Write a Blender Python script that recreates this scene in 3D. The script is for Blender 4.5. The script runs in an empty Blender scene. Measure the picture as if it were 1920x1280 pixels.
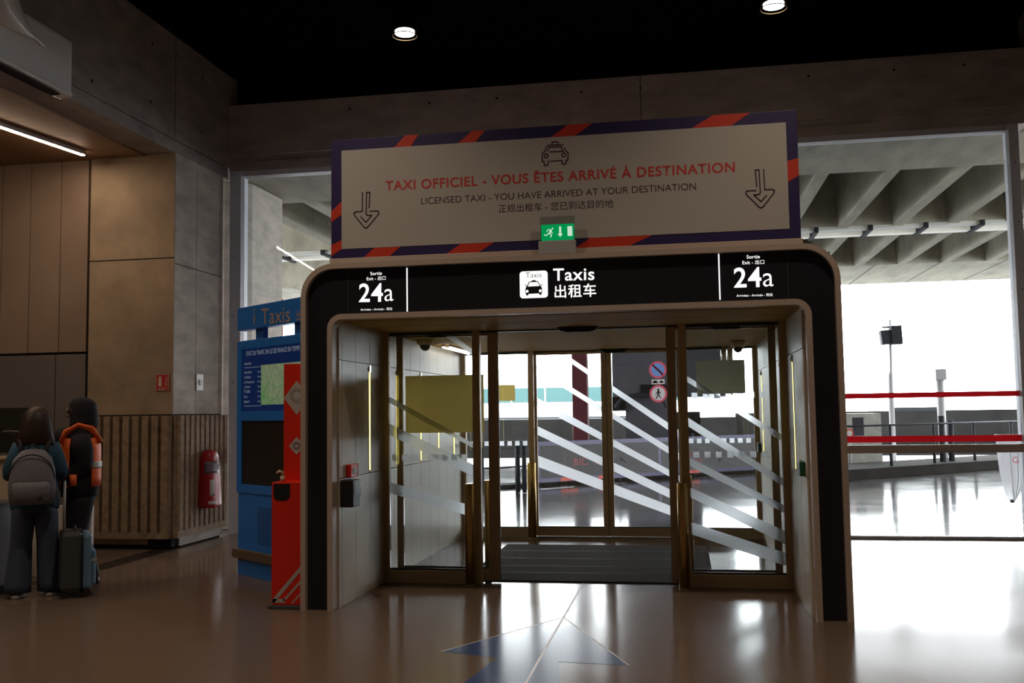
import bpy, bmesh, math, random
from mathutils import Vector, Matrix
random.seed(7)
S = bpy.context.scene
COL = S.collection
PI = math.pi

# ------------------------------------------------------------------ camera
FPX, YAW, PIT, ROL = 1812.98, 0.1728, 0.0733, -0.0148
CAM = Vector((2.7619, -7.4289, 1.55))
_f0 = Vector((-math.sin(YAW), math.cos(YAW), 0)); _r0 = Vector((math.cos(YAW), math.sin(YAW), 0)); _u0 = Vector((0, 0, 1))
FW = math.cos(PIT) * _f0 + math.sin(PIT) * _u0
_up = -math.sin(PIT) * _f0 + math.cos(PIT) * _u0
RT = math.cos(ROL) * _r0 + math.sin(ROL) * _up
UP = -math.sin(ROL) * _r0 + math.cos(ROL) * _up
cd = bpy.data.cameras.new('camera'); cam = bpy.data.objects.new('camera', cd); COL.objects.link(cam)
cd.sensor_width = 36; cd.lens = FPX / 1920 * 36; cd.clip_end = 500; cd.clip_start = .05
M = Matrix.Identity(4)
for i in range(3):
    M[i][0], M[i][1], M[i][2], M[i][3] = RT[i], UP[i], -FW[i], CAM[i]
cam.matrix_world = M
S.camera = cam

# ------------------------------------------------------------------ world, exposure
w = bpy.data.worlds.new('overcast_sky'); S.world = w; w.use_nodes = True
bg = w.node_tree.nodes['Background']
bg.inputs[0].default_value = (0.93, 0.97, 1.0, 1); bg.inputs[1].default_value = 14
S.view_settings.view_transform = 'Standard'; S.view_settings.look = 'None'
S.view_settings.exposure = 0; S.view_settings.gamma = 1
S.cycles.max_bounces = 10; S.cycles.transparent_max_bounces = 24; S.cycles.glossy_bounces = 5
S.cycles.diffuse_bounces = 5; S.cycles.sample_clamp_indirect = 6
S.cycles.caustics_reflective = False; S.cycles.caustics_refractive = False
try:
    S.cycles.use_denoising = True
except Exception:
    pass

# ------------------------------------------------------------------ measuring helpers (photo point on a plane of the place)
def ray(px, py):
    return FW + RT * ((px - 960) / FPX) - UP * ((py - 640) / FPX)
def hit(px, py, ax, v):
    d = ray(px, py); return CAM + d * ((v - CAM[ax]) / d[ax])
def HY(px, py, y): return hit(px, py, 1, y)
def HX(px, py, x): return hit(px, py, 0, x)
def HZ(px, py, z=0.0): return hit(px, py, 2, z)

# ------------------------------------------------------------------ materials
def srgb(r, g, b):
    f = lambda c: (c / 255 / 12.92) if c <= 10 else ((c / 255 + .055) / 1.055) ** 2.4
    return (f(r), f(g), f(b), 1)
MATS = {}
def mat(name, col, rough=.5, metal=0., spec=.5, emit=None, es=0., noise=0., nscale=6., bump=0., stretch=(1, 1, 1), coat=0.):
    if name in MATS: return MATS[name]
    m = bpy.data.materials.new(name); m.use_nodes = True
    nt = m.node_tree; b = nt.nodes['Principled BSDF']
    c = col if len(col) == 4 else (*col, 1)
    b.inputs['Base Color'].default_value = c; b.inputs['Roughness'].default_value = rough
    b.inputs['Metallic'].default_value = metal; b.inputs['Specular IOR Level'].default_value = spec
    if coat: b.inputs['Coat Weight'].default_value = coat
    if emit is not None:
        b.inputs['Emission Color'].default_value = (*emit[:3], 1); b.inputs['Emission Strength'].default_value = es
    if noise or bump:
        tc = nt.nodes.new('ShaderNodeTexCoord'); mp = nt.nodes.new('ShaderNodeMapping')
        mp.inputs['Scale'].default_value = stretch
        nz = nt.nodes.new('ShaderNodeTexNoise'); nz.inputs['Scale'].default_value = nscale
        nz.inputs['Detail'].default_value = 6; nz.inputs['Roughness'].default_value = .6
        nt.links.new(tc.outputs['Object'], mp.inputs[0]); nt.links.new(mp.outputs[0], nz.inputs['Vector'])
        if noise:
            rp = nt.nodes.new('ShaderNodeValToRGB')
            e = rp.color_ramp.elements
            e[0].position = .3; e[1].position = .72
            e[0].color = (*[max(0, x * (1 - noise)) for x in c[:3]], 1); e[1].color = (*[min(1, x * (1 + noise)) for x in c[:3]], 1)
            nt.links.new(nz.outputs['Fac'], rp.inputs[0]); nt.links.new(rp.outputs[0], b.inputs['Base Color'])
        if bump:
            bp_ = nt.nodes.new('ShaderNodeBump'); bp_.inputs['Strength'].default_value = bump; bp_.inputs['Distance'].default_value = .01
            nt.links.new(nz.outputs['Fac'], bp_.inputs['Height']); nt.links.new(bp_.outputs[0], b.inputs['Normal'])
    MATS[name] = m; return m
def glass_mat(name, tint=(1, 1, 1), refl=1.0, ior=1.5, haze=0.0):
    m = bpy.data.materials.new(name); m.use_nodes = True; nt = m.node_tree; nt.nodes.clear()
    o = nt.nodes.new('ShaderNodeOutputMaterial'); mx = nt.nodes.new('ShaderNodeMixShader')
    t = nt.nodes.new('ShaderNodeBsdfTransparent'); t.inputs[0].default_value = (*tint, 1)
    g = nt.nodes.new('ShaderNodeBsdfGlossy'); g.inputs['Roughness'].default_value = 0.0
    fr = nt.nodes.new('ShaderNodeFresnel'); fr.inputs[0].default_value = ior
    ml = nt.nodes.new('ShaderNodeMath'); ml.operation = 'MULTIPLY'; ml.inputs[1].default_value = refl
    nt.links.new(fr.outputs[0], ml.inputs[0]); nt.links.new(ml.outputs[0], mx.inputs[0])
    nt.links.new(t.outputs[0], mx.inputs[1]); nt.links.new(g.outputs[0], mx.inputs[2]); nt.links.new(mx.outputs[0], o.inputs[0])
    MATS[name] = m; return m
def film_mat(name, col, trans=.6, clear=0.0):
    m = bpy.data.materials.new(name); m.use_nodes = True; nt = m.node_tree; nt.nodes.clear()
    o = nt.nodes.new('ShaderNodeOutputMaterial'); mx = nt.nodes.new('ShaderNodeMixShader'); mx.inputs[0].default_value = trans
    d = nt.nodes.new('ShaderNodeBsdfDiffuse'); d.inputs[0].default_value = (*col[:3], 1)
    t = nt.nodes.new('ShaderNodeBsdfTranslucent'); t.inputs[0].default_value = (*col[:3], 1)
    nt.links.new(d.outputs[0], mx.inputs[1]); nt.links.new(t.outputs[0], mx.inputs[2])
    mx2 = nt.nodes.new('ShaderNodeMixShader'); mx2.inputs[0].default_value = clear
    tr = nt.nodes.new('ShaderNodeBsdfTransparent')
    nt.links.new(mx.outputs[0], mx2.inputs[1]); nt.links.new(tr.outputs[0], mx2.inputs[2]); nt.links.new(mx2.outputs[0], o.inputs[0])
    MATS[name] = m; return m
def emat(name, col, s):
    m = bpy.data.materials.new(name); m.use_nodes = True; nt = m.node_tree; nt.nodes.clear()
    o = nt.nodes.new('ShaderNodeOutputMaterial'); e = nt.nodes.new('ShaderNodeEmission')
    e.inputs[0].default_value = (*col[:3], 1); e.inputs[1].default_value = s
    nt.links.new(e.outputs[0], o.inputs[0]); MATS[name] = m; return m

def terrazzo(name, col, rough, speck, spec=.3):
    m = bpy.data.materials.new(name); m.use_nodes = True; nt = m.node_tree; b = nt.nodes['Principled BSDF']
    tc = nt.nodes.new('ShaderNodeTexCoord')
    v = nt.nodes.new('ShaderNodeTexNoise'); v.inputs['Scale'].default_value = 130; v.inputs['Detail'].default_value = 4
    n2 = nt.nodes.new('ShaderNodeTexNoise'); n2.inputs['Scale'].default_value = 1.3; n2.inputs['Detail'].default_value = 5
    r1 = nt.nodes.new('ShaderNodeValToRGB'); e = r1.color_ramp.elements
    e[0].position = .35; e[1].position = .68
    e[0].color = (*[c * (1 - speck) for c in col[:3]], 1); e[1].color = (*[min(1, c * (1 + speck)) for c in col[:3]], 1)
    r2 = nt.nodes.new('ShaderNodeMapRange'); r2.inputs[1].default_value = .3; r2.inputs[2].default_value = .7
    r2.inputs[3].default_value = rough * .85; r2.inputs[4].default_value = rough * 1.2
    nt.links.new(tc.outputs['Object'], v.inputs['Vector']); nt.links.new(tc.outputs['Object'], n2.inputs['Vector'])
    nt.links.new(v.outputs['Fac'], r1.inputs[0]); nt.links.new(r1.outputs[0], b.inputs['Base Color'])
    nt.links.new(n2.outputs['Fac'], r2.inputs[0]); nt.links.new(r2.outputs[0], b.inputs['Roughness'])
    b.inputs['Specular IOR Level'].default_value = spec
    MATS[name] = m; return m

FLOOR = terrazzo('polished_terrazzo', (.165, .118, .09), .15, .25, .075)
FLOORBLUE = terrazzo('blue_terrazzo', (.05, .085, .22), .17, .2, .06)
FLOORDARK = terrazzo('dark_terrazzo', (.03, .024, .02), .25, .3, .1)
SEAM = mat('pale_joint', (.55, .5, .45), .4)
PAVE = terrazzo('outdoor_paving', (.09, .09, .09), .10, .2, .4)
CONC = mat('concrete', (.54, .48, .42), .75, noise=.28, nscale=2.2, bump=.15, stretch=(1, 1, 2.5))
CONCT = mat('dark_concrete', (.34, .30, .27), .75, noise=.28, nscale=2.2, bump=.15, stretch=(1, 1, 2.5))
CONCL = mat('beam_concrete', (.50, .44, .40), .75, noise=.28, nscale=2.2, bump=.15, stretch=(1, 1, 2.5))
CONCB = mat('lamp_tinted_concrete', (.36, .275, .19), .75, noise=.25, nscale=2.0, bump=.15)  # concrete with the warm light of the linear lamp put into its colour
CONCC = mat('canopy_concrete', (.44, .41, .33), .8, noise=.25, nscale=1.6, bump=.1, stretch=(2, .6, 1))
RIBC = mat('ribbed_concrete', (.30, .22, .145), .85, noise=.35, nscale=14, bump=.4)
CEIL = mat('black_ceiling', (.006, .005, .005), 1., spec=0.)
WOODP = mat('brown_panel', (.30, .22, .17), .5, noise=.12, nscale=1.2)
PANELD = mat('dark_panel', (.17, .155, .145), .5, noise=.08, nscale=1.5)
SOFFW = mat('wood_soffit', (.24, .13, .065), .55, noise=.2, nscale=3, stretch=(1, 8, 1))
JOINT = mat('dark_joint', (.012, .01, .009), .9)
WALLP = mat('vestibule_panel', (.66, .60, .50), .42, noise=.06, nscale=2.5)
SOFFP = mat('vestibule_soffit', (.40, .26, .085), .6, spec=.12, noise=.05, nscale=2)
TRIM = mat('taupe_trim', (.52, .42, .36), .45)
BLACKP = mat('black_gloss_panel', (.016, .017, .025), .3)
ALU = mat('dark_bronze_aluminium', (.46, .34, .21), .4, metal=.2)
ALUB = mat('black_gasket', (.02, .018, .016), .5)
BRASS = mat('brass', (.62, .43, .16), .28, metal=1.)
ALUG = mat('grey_aluminium', (.72, .73, .80), .45, noise=.04)
WHITE = mat('white_paint', (.78, .76, .73), .4)
WHITEG = mat('glossy_white', (.88, .86, .83), .15)
SIGNW = mat('sign_white', (.50, .475, .455), .5)
NAVY = mat('sign_navy', (.028, .018, .10), .45)
SRED = mat('sign_red', (.62, .045, .02), .45)
SIGNRT = mat('sign_red_text', (.62, .05, .05), .5)
SIGND = mat('sign_dark_line', (.06, .03, .05), .5)
GLASS = glass_mat('clear_glass', (.97, .98, .98), .9)
GLASSD = glass_mat('door_glass', (.965, .975, .975), .8)
ACRYL = glass_mat('clear_acrylic', (.8, .82, .82), 1.2)
TINT = glass_mat('grey_screen_glass', (.45, .5, .48), 1.0)
def frost_mat(name, col, rough, f):
    m = bpy.data.materials.new(name); m.use_nodes = True; nt = m.node_tree; nt.nodes.clear()
    o = nt.nodes.new('ShaderNodeOutputMaterial'); mx = nt.nodes.new('ShaderNodeMixShader'); mx.inputs[0].default_value = f
    t = nt.nodes.new('ShaderNodeBsdfTranslucent'); t.inputs[0].default_value = (*col, 1)
    g = nt.nodes.new('ShaderNodeBsdfRefraction'); g.inputs[0].default_value = (*col, 1); g.inputs['Roughness'].default_value = rough; g.inputs['IOR'].default_value = 1.1
    nt.links.new(t.outputs[0], mx.inputs[1]); nt.links.new(g.outputs[0], mx.inputs[2]); nt.links.new(mx.outputs[0], o.inputs[0])
    MATS[name] = m; return m
FILMW = frost_mat('white_film', (.96, .97, 1.0), .7, .3)
FILMR = film_mat('red_film', (.55, .01, .015), .45)
GOLDS = film_mat('brown_sheet', (.60, .46, .13), .5)
GREYS = film_mat('olive_sheet', (.34, .33, .24), .65)
LEDY = emat('warm_led', (1, .85, .17), 5.5)
LEDW = emat('white_lit', (1, .98, .95), 1.15)
LAMPW = emat('lamp_white', (1, .93, .82), 9)
TUBEW = emat('tube_white', (1, .74, .52), 66)
TUBEV = emat('vestibule_tube', (1, .96, .9), 9)
TUBEO = emat('outdoor_tube', (1, .95, .82), 6)
GREENL = emat('green_lit', (.0, .36, .09), .75)
GREENW = emat('pale_green_lit', (.75, 1, .8), .75)
BLUE = mat('kiosk_blue', (.02, .20, .72), .3)
BLUED = mat('kiosk_dark_blue', (.015, .12, .45), .35)
SCREEN = emat('screen_navy', (.012, .03, .12), .35)
SCREENT = emat('screen_text', (.7, .75, .85), .25)
MAPG = mat('map_green', (.3, .4, .25), .5, emit=(.25, .34, .22), es=.3, noise=.45, nscale=22)
MAPL = emat('map_line', (.12, .45, .1), .35)
SMOKE = mat('smoked_panel', (.010, .009, .009), .35)
KTEXT = mat('kiosk_lettering', (.5, .33, .25), .5)
BROWNR = mat('brown_rubber', (.13, .09, .06), .6)
RED = mat('red_plastic', (.78, .025, .008), .4)
REDV = mat('red_vinyl', (.42, .012, .018), .35)
REDD = mat('dark_red_steel', (.09, .012, .02), .5)
BLK = mat('black_plastic', (.012, .012, .013), .45)
CREAM = mat('cream', (.62, .52, .38), .5)
LGREY = mat('light_grey', (.45, .45, .46), .5)
DGREY = mat('dark_grey', (.07, .07, .075), .55)
MATB = mat('brown_mat', (.046, .033, .024), .95, spec=.03, noise=.4, nscale=60, bump=.3)
MATL = mat('mat_rail', (.09, .085, .08), .6, spec=.2)
CHROME = mat('chrome', (.75, .75, .76), .12, metal=1.)
STEEL = mat('dark_steel', (.022, .024, .03), .7, spec=.2)
GSTEEL = mat('grey_steel', (.30, .29, .30), .5)
SKIN1 = mat('skin_light', (.50, .32, .24), .5)
SKIN2 = mat('skin_dark', (.06, .035, .025), .5)
HAIR = mat('brown_hair', (.035, .016, .010), .5, noise=.4, nscale=40, stretch=(4, 4, .4))
SWEAT = mat('teal_blue_knit', (.025, .085, .15), .85, noise=.2, nscale=60, bump=.3)
DENIM = mat('denim', (.06, .085, .14), .85, noise=.2, nscale=40, bump=.2)
PACK = mat('grey_fabric', (.20, .20, .24), .8, noise=.15, nscale=50, bump=.2)
PACKD = mat('dark_strap', (.025, .025, .035), .7)
BLKC = mat('black_cloth', (.010, .010, .016), .85)
ORANGE = mat('hi_vis_orange', (1.0, .17, .03), .6)
SILVER = mat('reflective_tape', (.5, .5, .48), .4)
CASEB = mat('suitcase_blue', (.15, .28, .43), .55, noise=.1, nscale=20)
CASED = mat('suitcase_grey', (.06, .07, .08), .6)
CASER = mat('suitcase_brown', (.10, .06, .05), .6)
SOLE = mat('white_sole', (.5, .47, .45), .6)
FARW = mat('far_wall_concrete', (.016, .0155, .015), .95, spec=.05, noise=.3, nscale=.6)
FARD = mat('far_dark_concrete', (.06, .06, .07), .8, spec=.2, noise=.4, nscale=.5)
CURB = mat('curb_stone', (.02, .018, .016), .95, spec=.05, noise=.3, nscale=2)
ROAD = mat('asphalt', (.42, .42, .42), .6, noise=.2, nscale=3)
TEAL = mat('teal_glazing', (.05, .10, .10), .7, spec=.1)
PALEB = mat('pale_facade', (.75, .78, .78), .6)
YEL = mat('yellow_paint', (.65, .30, .03), .5)
BAGP = film_mat('clear_plastic', (.75, .75, .78), .6, .45)

# ------------------------------------------------------------------ mesh helpers
class MB:
    def __init__(s): s.v = []; s.f = []; s.mi = []; s.sm = []
    def add(s, vs, fs, mi=0, smooth=False):
        b = len(s.v); s.v += [tuple(v) for v in vs]
        for f in fs: s.f.append([b + i for i in f]); s.mi.append(mi); s.sm.append(smooth)
        return s
    def box(s, x0, x1, y0, y1, z0, z1, mi=0):
        vs = [(x, y, z) for z in (z0, z1) for y in (y0, y1) for x in (x0, x1)]
        return s.add(vs, [(0, 2, 3, 1), (4, 5, 7, 6), (0, 1, 5, 4), (2, 6, 7, 3), (0, 4, 6, 2), (1, 3, 7, 5)], mi)
    def obox(s, o, ux, uy, uz, mi=0):
        o, ux, uy, uz = map(Vector, (o, ux, uy, uz))
        vs = [o + ux * i + uy * j + uz * k for k in (0, 1) for j in (0, 1) for i in (0, 1)]
        return s.add(vs, [(0, 2, 3, 1), (4, 5, 7, 6), (0, 1, 5, 4), (2, 6, 7, 3), (0, 4, 6, 2), (1, 3, 7, 5)], mi)
    def quad(s, *p, mi=0): return s.add(p, [tuple(range(len(p)))], mi)
    def extrude(s, pts, d, mi=0):
        pts = [Vector(p) for p in pts]; d = Vector(d); n = len(pts)
        vs = pts + [p + d for p in pts]
        fs = [tuple(range(n)), tuple(range(2 * n - 1, n - 1, -1))] + [(i, n + i, n + (i + 1) % n, (i + 1) % n) for i in range(n)]
        return s.add(vs, fs, mi)
    def plate(s, pts, y, t, mi=0):               # polygon in the XZ plane
        return s.extrude([(p[0], y, p[1]) for p in pts], (0, t, 0), mi)
    def sheet(s, x0, x1, z0, z1, y, mi=0): return s.add([(x0, y, z0), (x1, y, z0), (x1, y, z1), (x0, y, z1)], [(0, 1, 2, 3)], mi)
    def ring(s, a, b, y0, y1, mi=0):             # strip between two XZ polylines of equal length, extruded along Y
        n = len(a); vs = []
        for y in (y0, y1):
            vs += [(p[0], y, p[1]) for p in a] + [(p[0], y, p[1]) for p in b]
        fs = []
        for i in range(n - 1):
            fs += [(i, i + 1, n + i + 1, n + i), (2 * n + i, 3 * n + i, 3 * n + i + 1, 2 * n + i + 1),
                   (i, 2 * n + i, 2 * n + i + 1, i + 1), (n + i, n + i + 1, 3 * n + i + 1, 3 * n + i)]
        for i in (0, n - 1): fs.append((i, n + i, 3 * n + i, 2 * n + i))
        return s.add(vs, fs, mi)
    def tube(s, path, r, seg=10, mi=0, smooth=True, cap=True):
        path = [Vector(p) for p in path]; n = len(path)
        rs = r if isinstance(r, (list, tuple)) else [r] * n
        vs = []; up0 = None
        for i, p in enumerate(path):
            t = (path[min(i + 1, n - 1)] - path[max(i - 1, 0)]).normalized()
            if up0 is None: up0 = Vector((0, 0, 1)) if abs(t.z) < .9 else Vector((1, 0, 0))
            a = (up0 - t * up0.dot(t)).normalized(); bb = t.cross(a); up0 = a
            rr = rs[i]; ra, rb = rr if isinstance(rr, tuple) else (rr, rr)
            vs += [p + a * (ra * math.cos(2 * PI * k / seg)) + bb * (rb * math.sin(2 * PI * k / seg)) for k in range(seg)]
        fs = [(i * seg + k, i * seg + (k + 1) % seg, (i + 1) * seg + (k + 1) % seg, (i + 1) * seg + k) for i in range(n - 1) for k in range(seg)]
        s.add(vs, fs, mi, smooth)
        if cap:
            s.add(vs[:seg], [tuple(reversed(range(seg)))], mi); s.add(vs[-seg:], [tuple(range(seg))], mi)
        return s
    def loft(s, rings, seg=20, mi=0, pw=2.0):    # rings: (cx, cy, z, rx, ry) or (..., rot)
        vs = []
        for rg in rings:
            cx, cy, z, rx, ry = rg[:5]; ro = rg[5] if len(rg) > 5 else 0
            for k in range(seg):
                a = 2 * PI * k / seg; c, sn = math.cos(a), math.sin(a)
                x = rx * math.copysign(abs(c) ** (2 / pw), c); y = ry * math.copysign(abs(sn) ** (2 / pw), sn)
                vs.append((cx + x * math.cos(ro) - y * math.sin(ro), cy + x * math.sin(ro) + y * math.cos(ro), z))
        n = len(rings)
        fs = [(i * seg + k, i * seg + (k + 1) % seg, (i + 1) * seg + (k + 1) % seg, (i + 1) * seg + k) for i in range(n - 1) for k in range(seg)]
        fs += [tuple(reversed(range(seg))), tuple((n - 1) * seg + k for k in range(seg))]
        return s.add(vs, fs, mi, True)
    def sphere(s, c, r, mi=0, seg=16, rg=10):
        c = Vector(c); rx, ry, rz = r if isinstance(r, tuple) else (r, r, r); vs = []
        for i in range(rg + 1):
            t = PI * i / rg
            for k in range(seg):
                a = 2 * PI * k / seg
                vs.append(c + Vector((rx * math.sin(t) * math.cos(a), ry * math.sin(t) * math.sin(a), rz * math.cos(t))))
        fs = [(i * seg + k, (i + 1) * seg + k, (i + 1) * seg + (k + 1) % seg, i * seg + (k + 1) % seg) for i in range(rg) for k in range(seg)]
        return s.add(vs, fs, mi, True)
    def stroke(s, pts, wd, y, t=.0015, mi=0, closed=False):    # flat line of constant width in XZ
        if closed: pts = list(pts) + [pts[0]]
        for a, b in zip(pts[:-1], pts[1:]):
            d = Vector((b[0] - a[0], b[1] - a[1]));
            if d.length < 1e-6: continue
            d.normalize(); nrm = Vector((-d.y, d.x)) * wd / 2; e = d * wd * .3
            A = Vector(a) - e; B = Vector(b) + e
            s.plate([A + nrm, A - nrm, B - nrm, B + nrm], y, t, mi)
        return s
    def build(s, name, mats, parent=None, bevel=0., sub=0):
        me = bpy.data.meshes.new(name); me.from_pydata(s.v, [], s.f)
        if not isinstance(mats, (list, tuple)): mats = [mats]
        for m in mats: me.materials.append(m)
        for p, mi, sm in zip(me.polygons, s.mi, s.sm): p.material_index = mi; p.use_smooth = sm
        bm = bmesh.new(); bm.from_mesh(me)
        bmesh.ops.remove_doubles(bm, verts=bm.verts, dist=1e-6)
        bmesh.ops.recalc_face_normals(bm, faces=bm.faces); bm.to_mesh(me); bm.free()
        o = bpy.data.objects.new(name, me); COL.objects.link(o)
        if parent is not None: par(o, parent)
        if bevel:
            b = o.modifiers.new('bevel', 'BEVEL'); b.width = bevel; b.segments = 2; b.limit_method = 'ANGLE'; b.angle_limit = .7
        if sub:
            b = o.modifiers.new('sub', 'SUBSURF'); b.levels = sub; b.render_levels = sub
        return o
def wm(o):                                       # world matrix from the parent chain (no depsgraph needed)
    m = o.matrix_basis.copy()
    if o.parent is not None: m = wm(o.parent) @ o.matrix_parent_inverse @ m
    return m
def par(o, p):
    o.parent = p; o.matrix_parent_inverse = wm(p).inverted()
def tag(o, label=None, cat=None, group=None, kind=None):
    if label: o['label'] = label
    if cat: o['category'] = cat
    if group: o['group'] = group
    if kind: o['kind'] = kind
    return o
def thing(name, loc, label, cat, group=None, rz=0.):
    o = bpy.data.objects.new(name, None); COL.objects.link(o); o.location = loc; o.rotation_euler.z = rz
    o.empty_display_size = .05
    return tag(o, label, cat, group)
def struct(name, mb, m, label=None, bevel=0.):
    o = mb.build(name, m, None, bevel); o['kind'] = 'structure'
    o['label'] = label or name.replace('_', ' '); o['category'] = 'structure'
    return o
def sempty(name, loc, label, cat):
    o = thing(name, loc, label, cat); o['kind'] = 'structure'; return o
def dup(root, loc=None, rz=None, label=None, group=None):
    def cp(o, p):
        c = o.copy(); COL.objects.link(c)
        if p is not None: c.parent = p
        for ch in o.children: cp(ch, c)
        return c
    r = cp(root, None)
    if loc is not None: r.location = loc
    if rz is not None: r.rotation_euler.z = rz
    if label: r['label'] = label
    if group: r['group'] = group
    return r

def text(name, body, a, b, m, parent, nrm='y', yoff=0., bold=0., hs=1., frame=None, thick=.0):
    """lettering whose baseline runs from point a to point b (world); height follows the width times hs"""
    cu = bpy.data.curves.new(name, 'FONT'); cu.body = body; cu.size = 1; cu.offset = bold; cu.space_character = 1 + max(0, bold) * 5
    t = bpy.data.objects.new(name, cu); COL.objects.link(t)
    dg = bpy.context.evaluated_depsgraph_get(); dg.update()
    me = bpy.data.meshes.new_from_object(t.evaluated_get(dg)); bpy.data.objects.remove(t)
    xs = [v.co.x for v in me.vertices]
    x0, x1 = min(xs), max(xs); a, b = Vector(a), Vector(b); d = b - a; sc = d.length / (x1 - x0); u = d.normalized()
    up = Vector((0, 0, 1)); up = (up - u * up.dot(u)).normalized(); n = u.cross(up)
    for v in me.vertices:
        v.co = a + u * ((v.co.x - x0) * sc) + up * (v.co.y * sc * hs) + n * yoff
    me.materials.clear(); me.materials.append(m); me.name = name
    o = bpy.data.objects.new(name, me); COL.objects.link(o); par(o, parent)
    if thick:
        so = o.modifiers.new('solid', 'SOLIDIFY'); so.thickness = thick; so.offset = 0
    return o
def circle(cx, cz, r, n=24): return [(cx + r * math.cos(2 * PI * i / n), cz + r * math.sin(2 * PI * i / n)) for i in range(n)]
def Upath(xl, xr, zt, r, z0=0., n=10):
    p = [(xl, z0), (xl, zt - r)]
    p += [(xl + r - r * math.cos(PI / 2 * i / n), zt - r + r * math.sin(PI / 2 * i / n)) for i in range(1, n + 1)]
    p += [(xr - r + r * math.sin(PI / 2 * i / n), zt - r + r * math.cos(PI / 2 * i / n)) for i in range(0, n + 1)]
    p += [(xr, z0)]
    return p
def clipz(poly, z0, z1):
    def cl(P, f, zc):
        out = []
        for i in range(len(P)):
            a, b = P[i], P[(i + 1) % len(P)]
            ia, ib = f(a[1]), f(b[1])
            if ia: out.append(a)
            if ia != ib:
                t = (zc - a[1]) / (b[1] - a[1]); out.append((a[0] + t * (b[0] - a[0]), zc))
        return out
    P = cl(poly, lambda z: z >= z0, z0)
    return cl(P, lambda z: z <= z1, z1) if P else P

# ================================================================== THE ROOM
FX, RX, YB, YF, ZC = -3.22, 6.9, 3.25, 4.65, 6.2
SO = 4.76      # soffit of the side recesses
mb = MB(); mb.box(-12, 16, -14, 4.72, -.2, 0)
STAR = [HZ(*p) for p in ((1055, 1158), (1178, 1247), (1045, 1240))]
# star of two arms and a tail, inlaid: mirrored about its spine
sx = 1.835
star = [(sx, -.03), (2.40, -1.37), (1.96, -1.33), (2.16, -2.75), (sx, -2.55), (1.36, -2.75), (1.56, -1.28), (1.17, -1.16)]
mb.extrude([(x, y, 0.0005) for x, y in star], (0, 0, .0007), 1)
mb.box(sx - .008, sx + .008, -6, -.03, .0005, .0016, 2); mb.box(sx - .008, sx + .008, -.03, 1.45, .0005, .0016, 2)
for a, b in ((0, 1), (0, 7)):
    A, B = Vector((*star[a], 0)), Vector((*star[b], 0)); d = (B - A).normalized(); n = Vector((-d.y, d.x, 0)) * .006
    mb.extrude([A + n + Vector((0, 0, .0008)), A - n + Vector((0, 0, .0008)), B - n + Vector((0, 0, .0008)), B + n + Vector((0, 0, .0008))], (0, 0, .0007), 2)
mb.box(-3.42, -3.14, .9, 3.25, .0004, .0012, 3)
struct('floor', mb, [FLOOR, FLOORBLUE, SEAM, FLOORDARK], 'polished brown terrazzo floor with a blue star inlay')
struct('ceiling', MB().box(-12.2, 16.2, -14.2, 6.5, ZC, ZC + .2), CEIL, 'black painted hall ceiling')
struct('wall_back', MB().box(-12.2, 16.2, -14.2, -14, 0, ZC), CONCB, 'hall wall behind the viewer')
# facade beam (lintel) with stepped lower edge
mb = MB(); mb.box(FX, RX, YF, 5.05, 5.08, 5.78); mb.box(FX, RX, YF + .04, 5.05, 4.99, 5.08); mb.box(FX, RX, YF + .015, 5.05, 4.87, 4.99)
for x in (-1.5, -.4, .5, 1.6, 2.35, 4.4, 5.4, 6.2):
    mb.tube([(x, YF - .002, 5.62), (x, YF + .01, 5.62)], .016, 10, 1)
mb.box(2.346, 2.354, YF - .002, YF + .01, 5.08, 5.78, 1)
struct('wall_front', mb, [CONCL, JOINT], 'grey concrete beam spanning above the glass front')
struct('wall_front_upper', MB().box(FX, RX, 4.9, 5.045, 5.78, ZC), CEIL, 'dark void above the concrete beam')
# fascia beams left and right
def fascia(name, x0, x1, face):
    mb = MB(); mb.box(x0, x1, -14, 5.3, SO + .16, ZC); mb.box(x0 + .004, x1 - .004, -14, YF, SO, SO + .152)
    for y, z in ((1.55, 5.07), (2.70, 5.91), (2.69, 5.21), (.4, 5.07), (.4, 5.91), (3.9, 5.2), (3.9, 5.9)):
        mb.tube([(face - .002, y, z), (face + .002, y, z)], .018, 10, 1)
    mb.box(face - .002, face + .002, 3.226, 3.234, SO + .17, ZC, 1)
    struct(name, mb, [CONCT, JOINT], name.replace('_', ' ') + ' dark concrete fascia beam')
fascia('wall_left_fascia', FX - .4, FX, FX); fascia('wall_right_fascia', RX, RX + .4, RX)
def corrug(x0, y0, x1, y1, z0, z1, nrm, pitch=.118, dep=.045):
    a, b, nrm = Vector((x0, y0, 0)), Vector((x1, y1, 0)), Vector(nrm); L = (b - a).length; u = (b - a) / L; n = int(L / pitch); p = L / n
    prof = []
    for i in range(n):
        for t, h in ((0, 0), (.13, 0), (.24, 1), (.89, 1)): prof.append((i * p + t * p, h * dep))
    prof.append((L, 0))
    pts = [a + u * s_ + nrm * h for s_, h in prof]
    back = [b - nrm * .04, a - nrm * .04]
    return [q + Vector((0, 0, z0)) for q in pts + back], (0, 0, z1 - z0)
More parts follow.
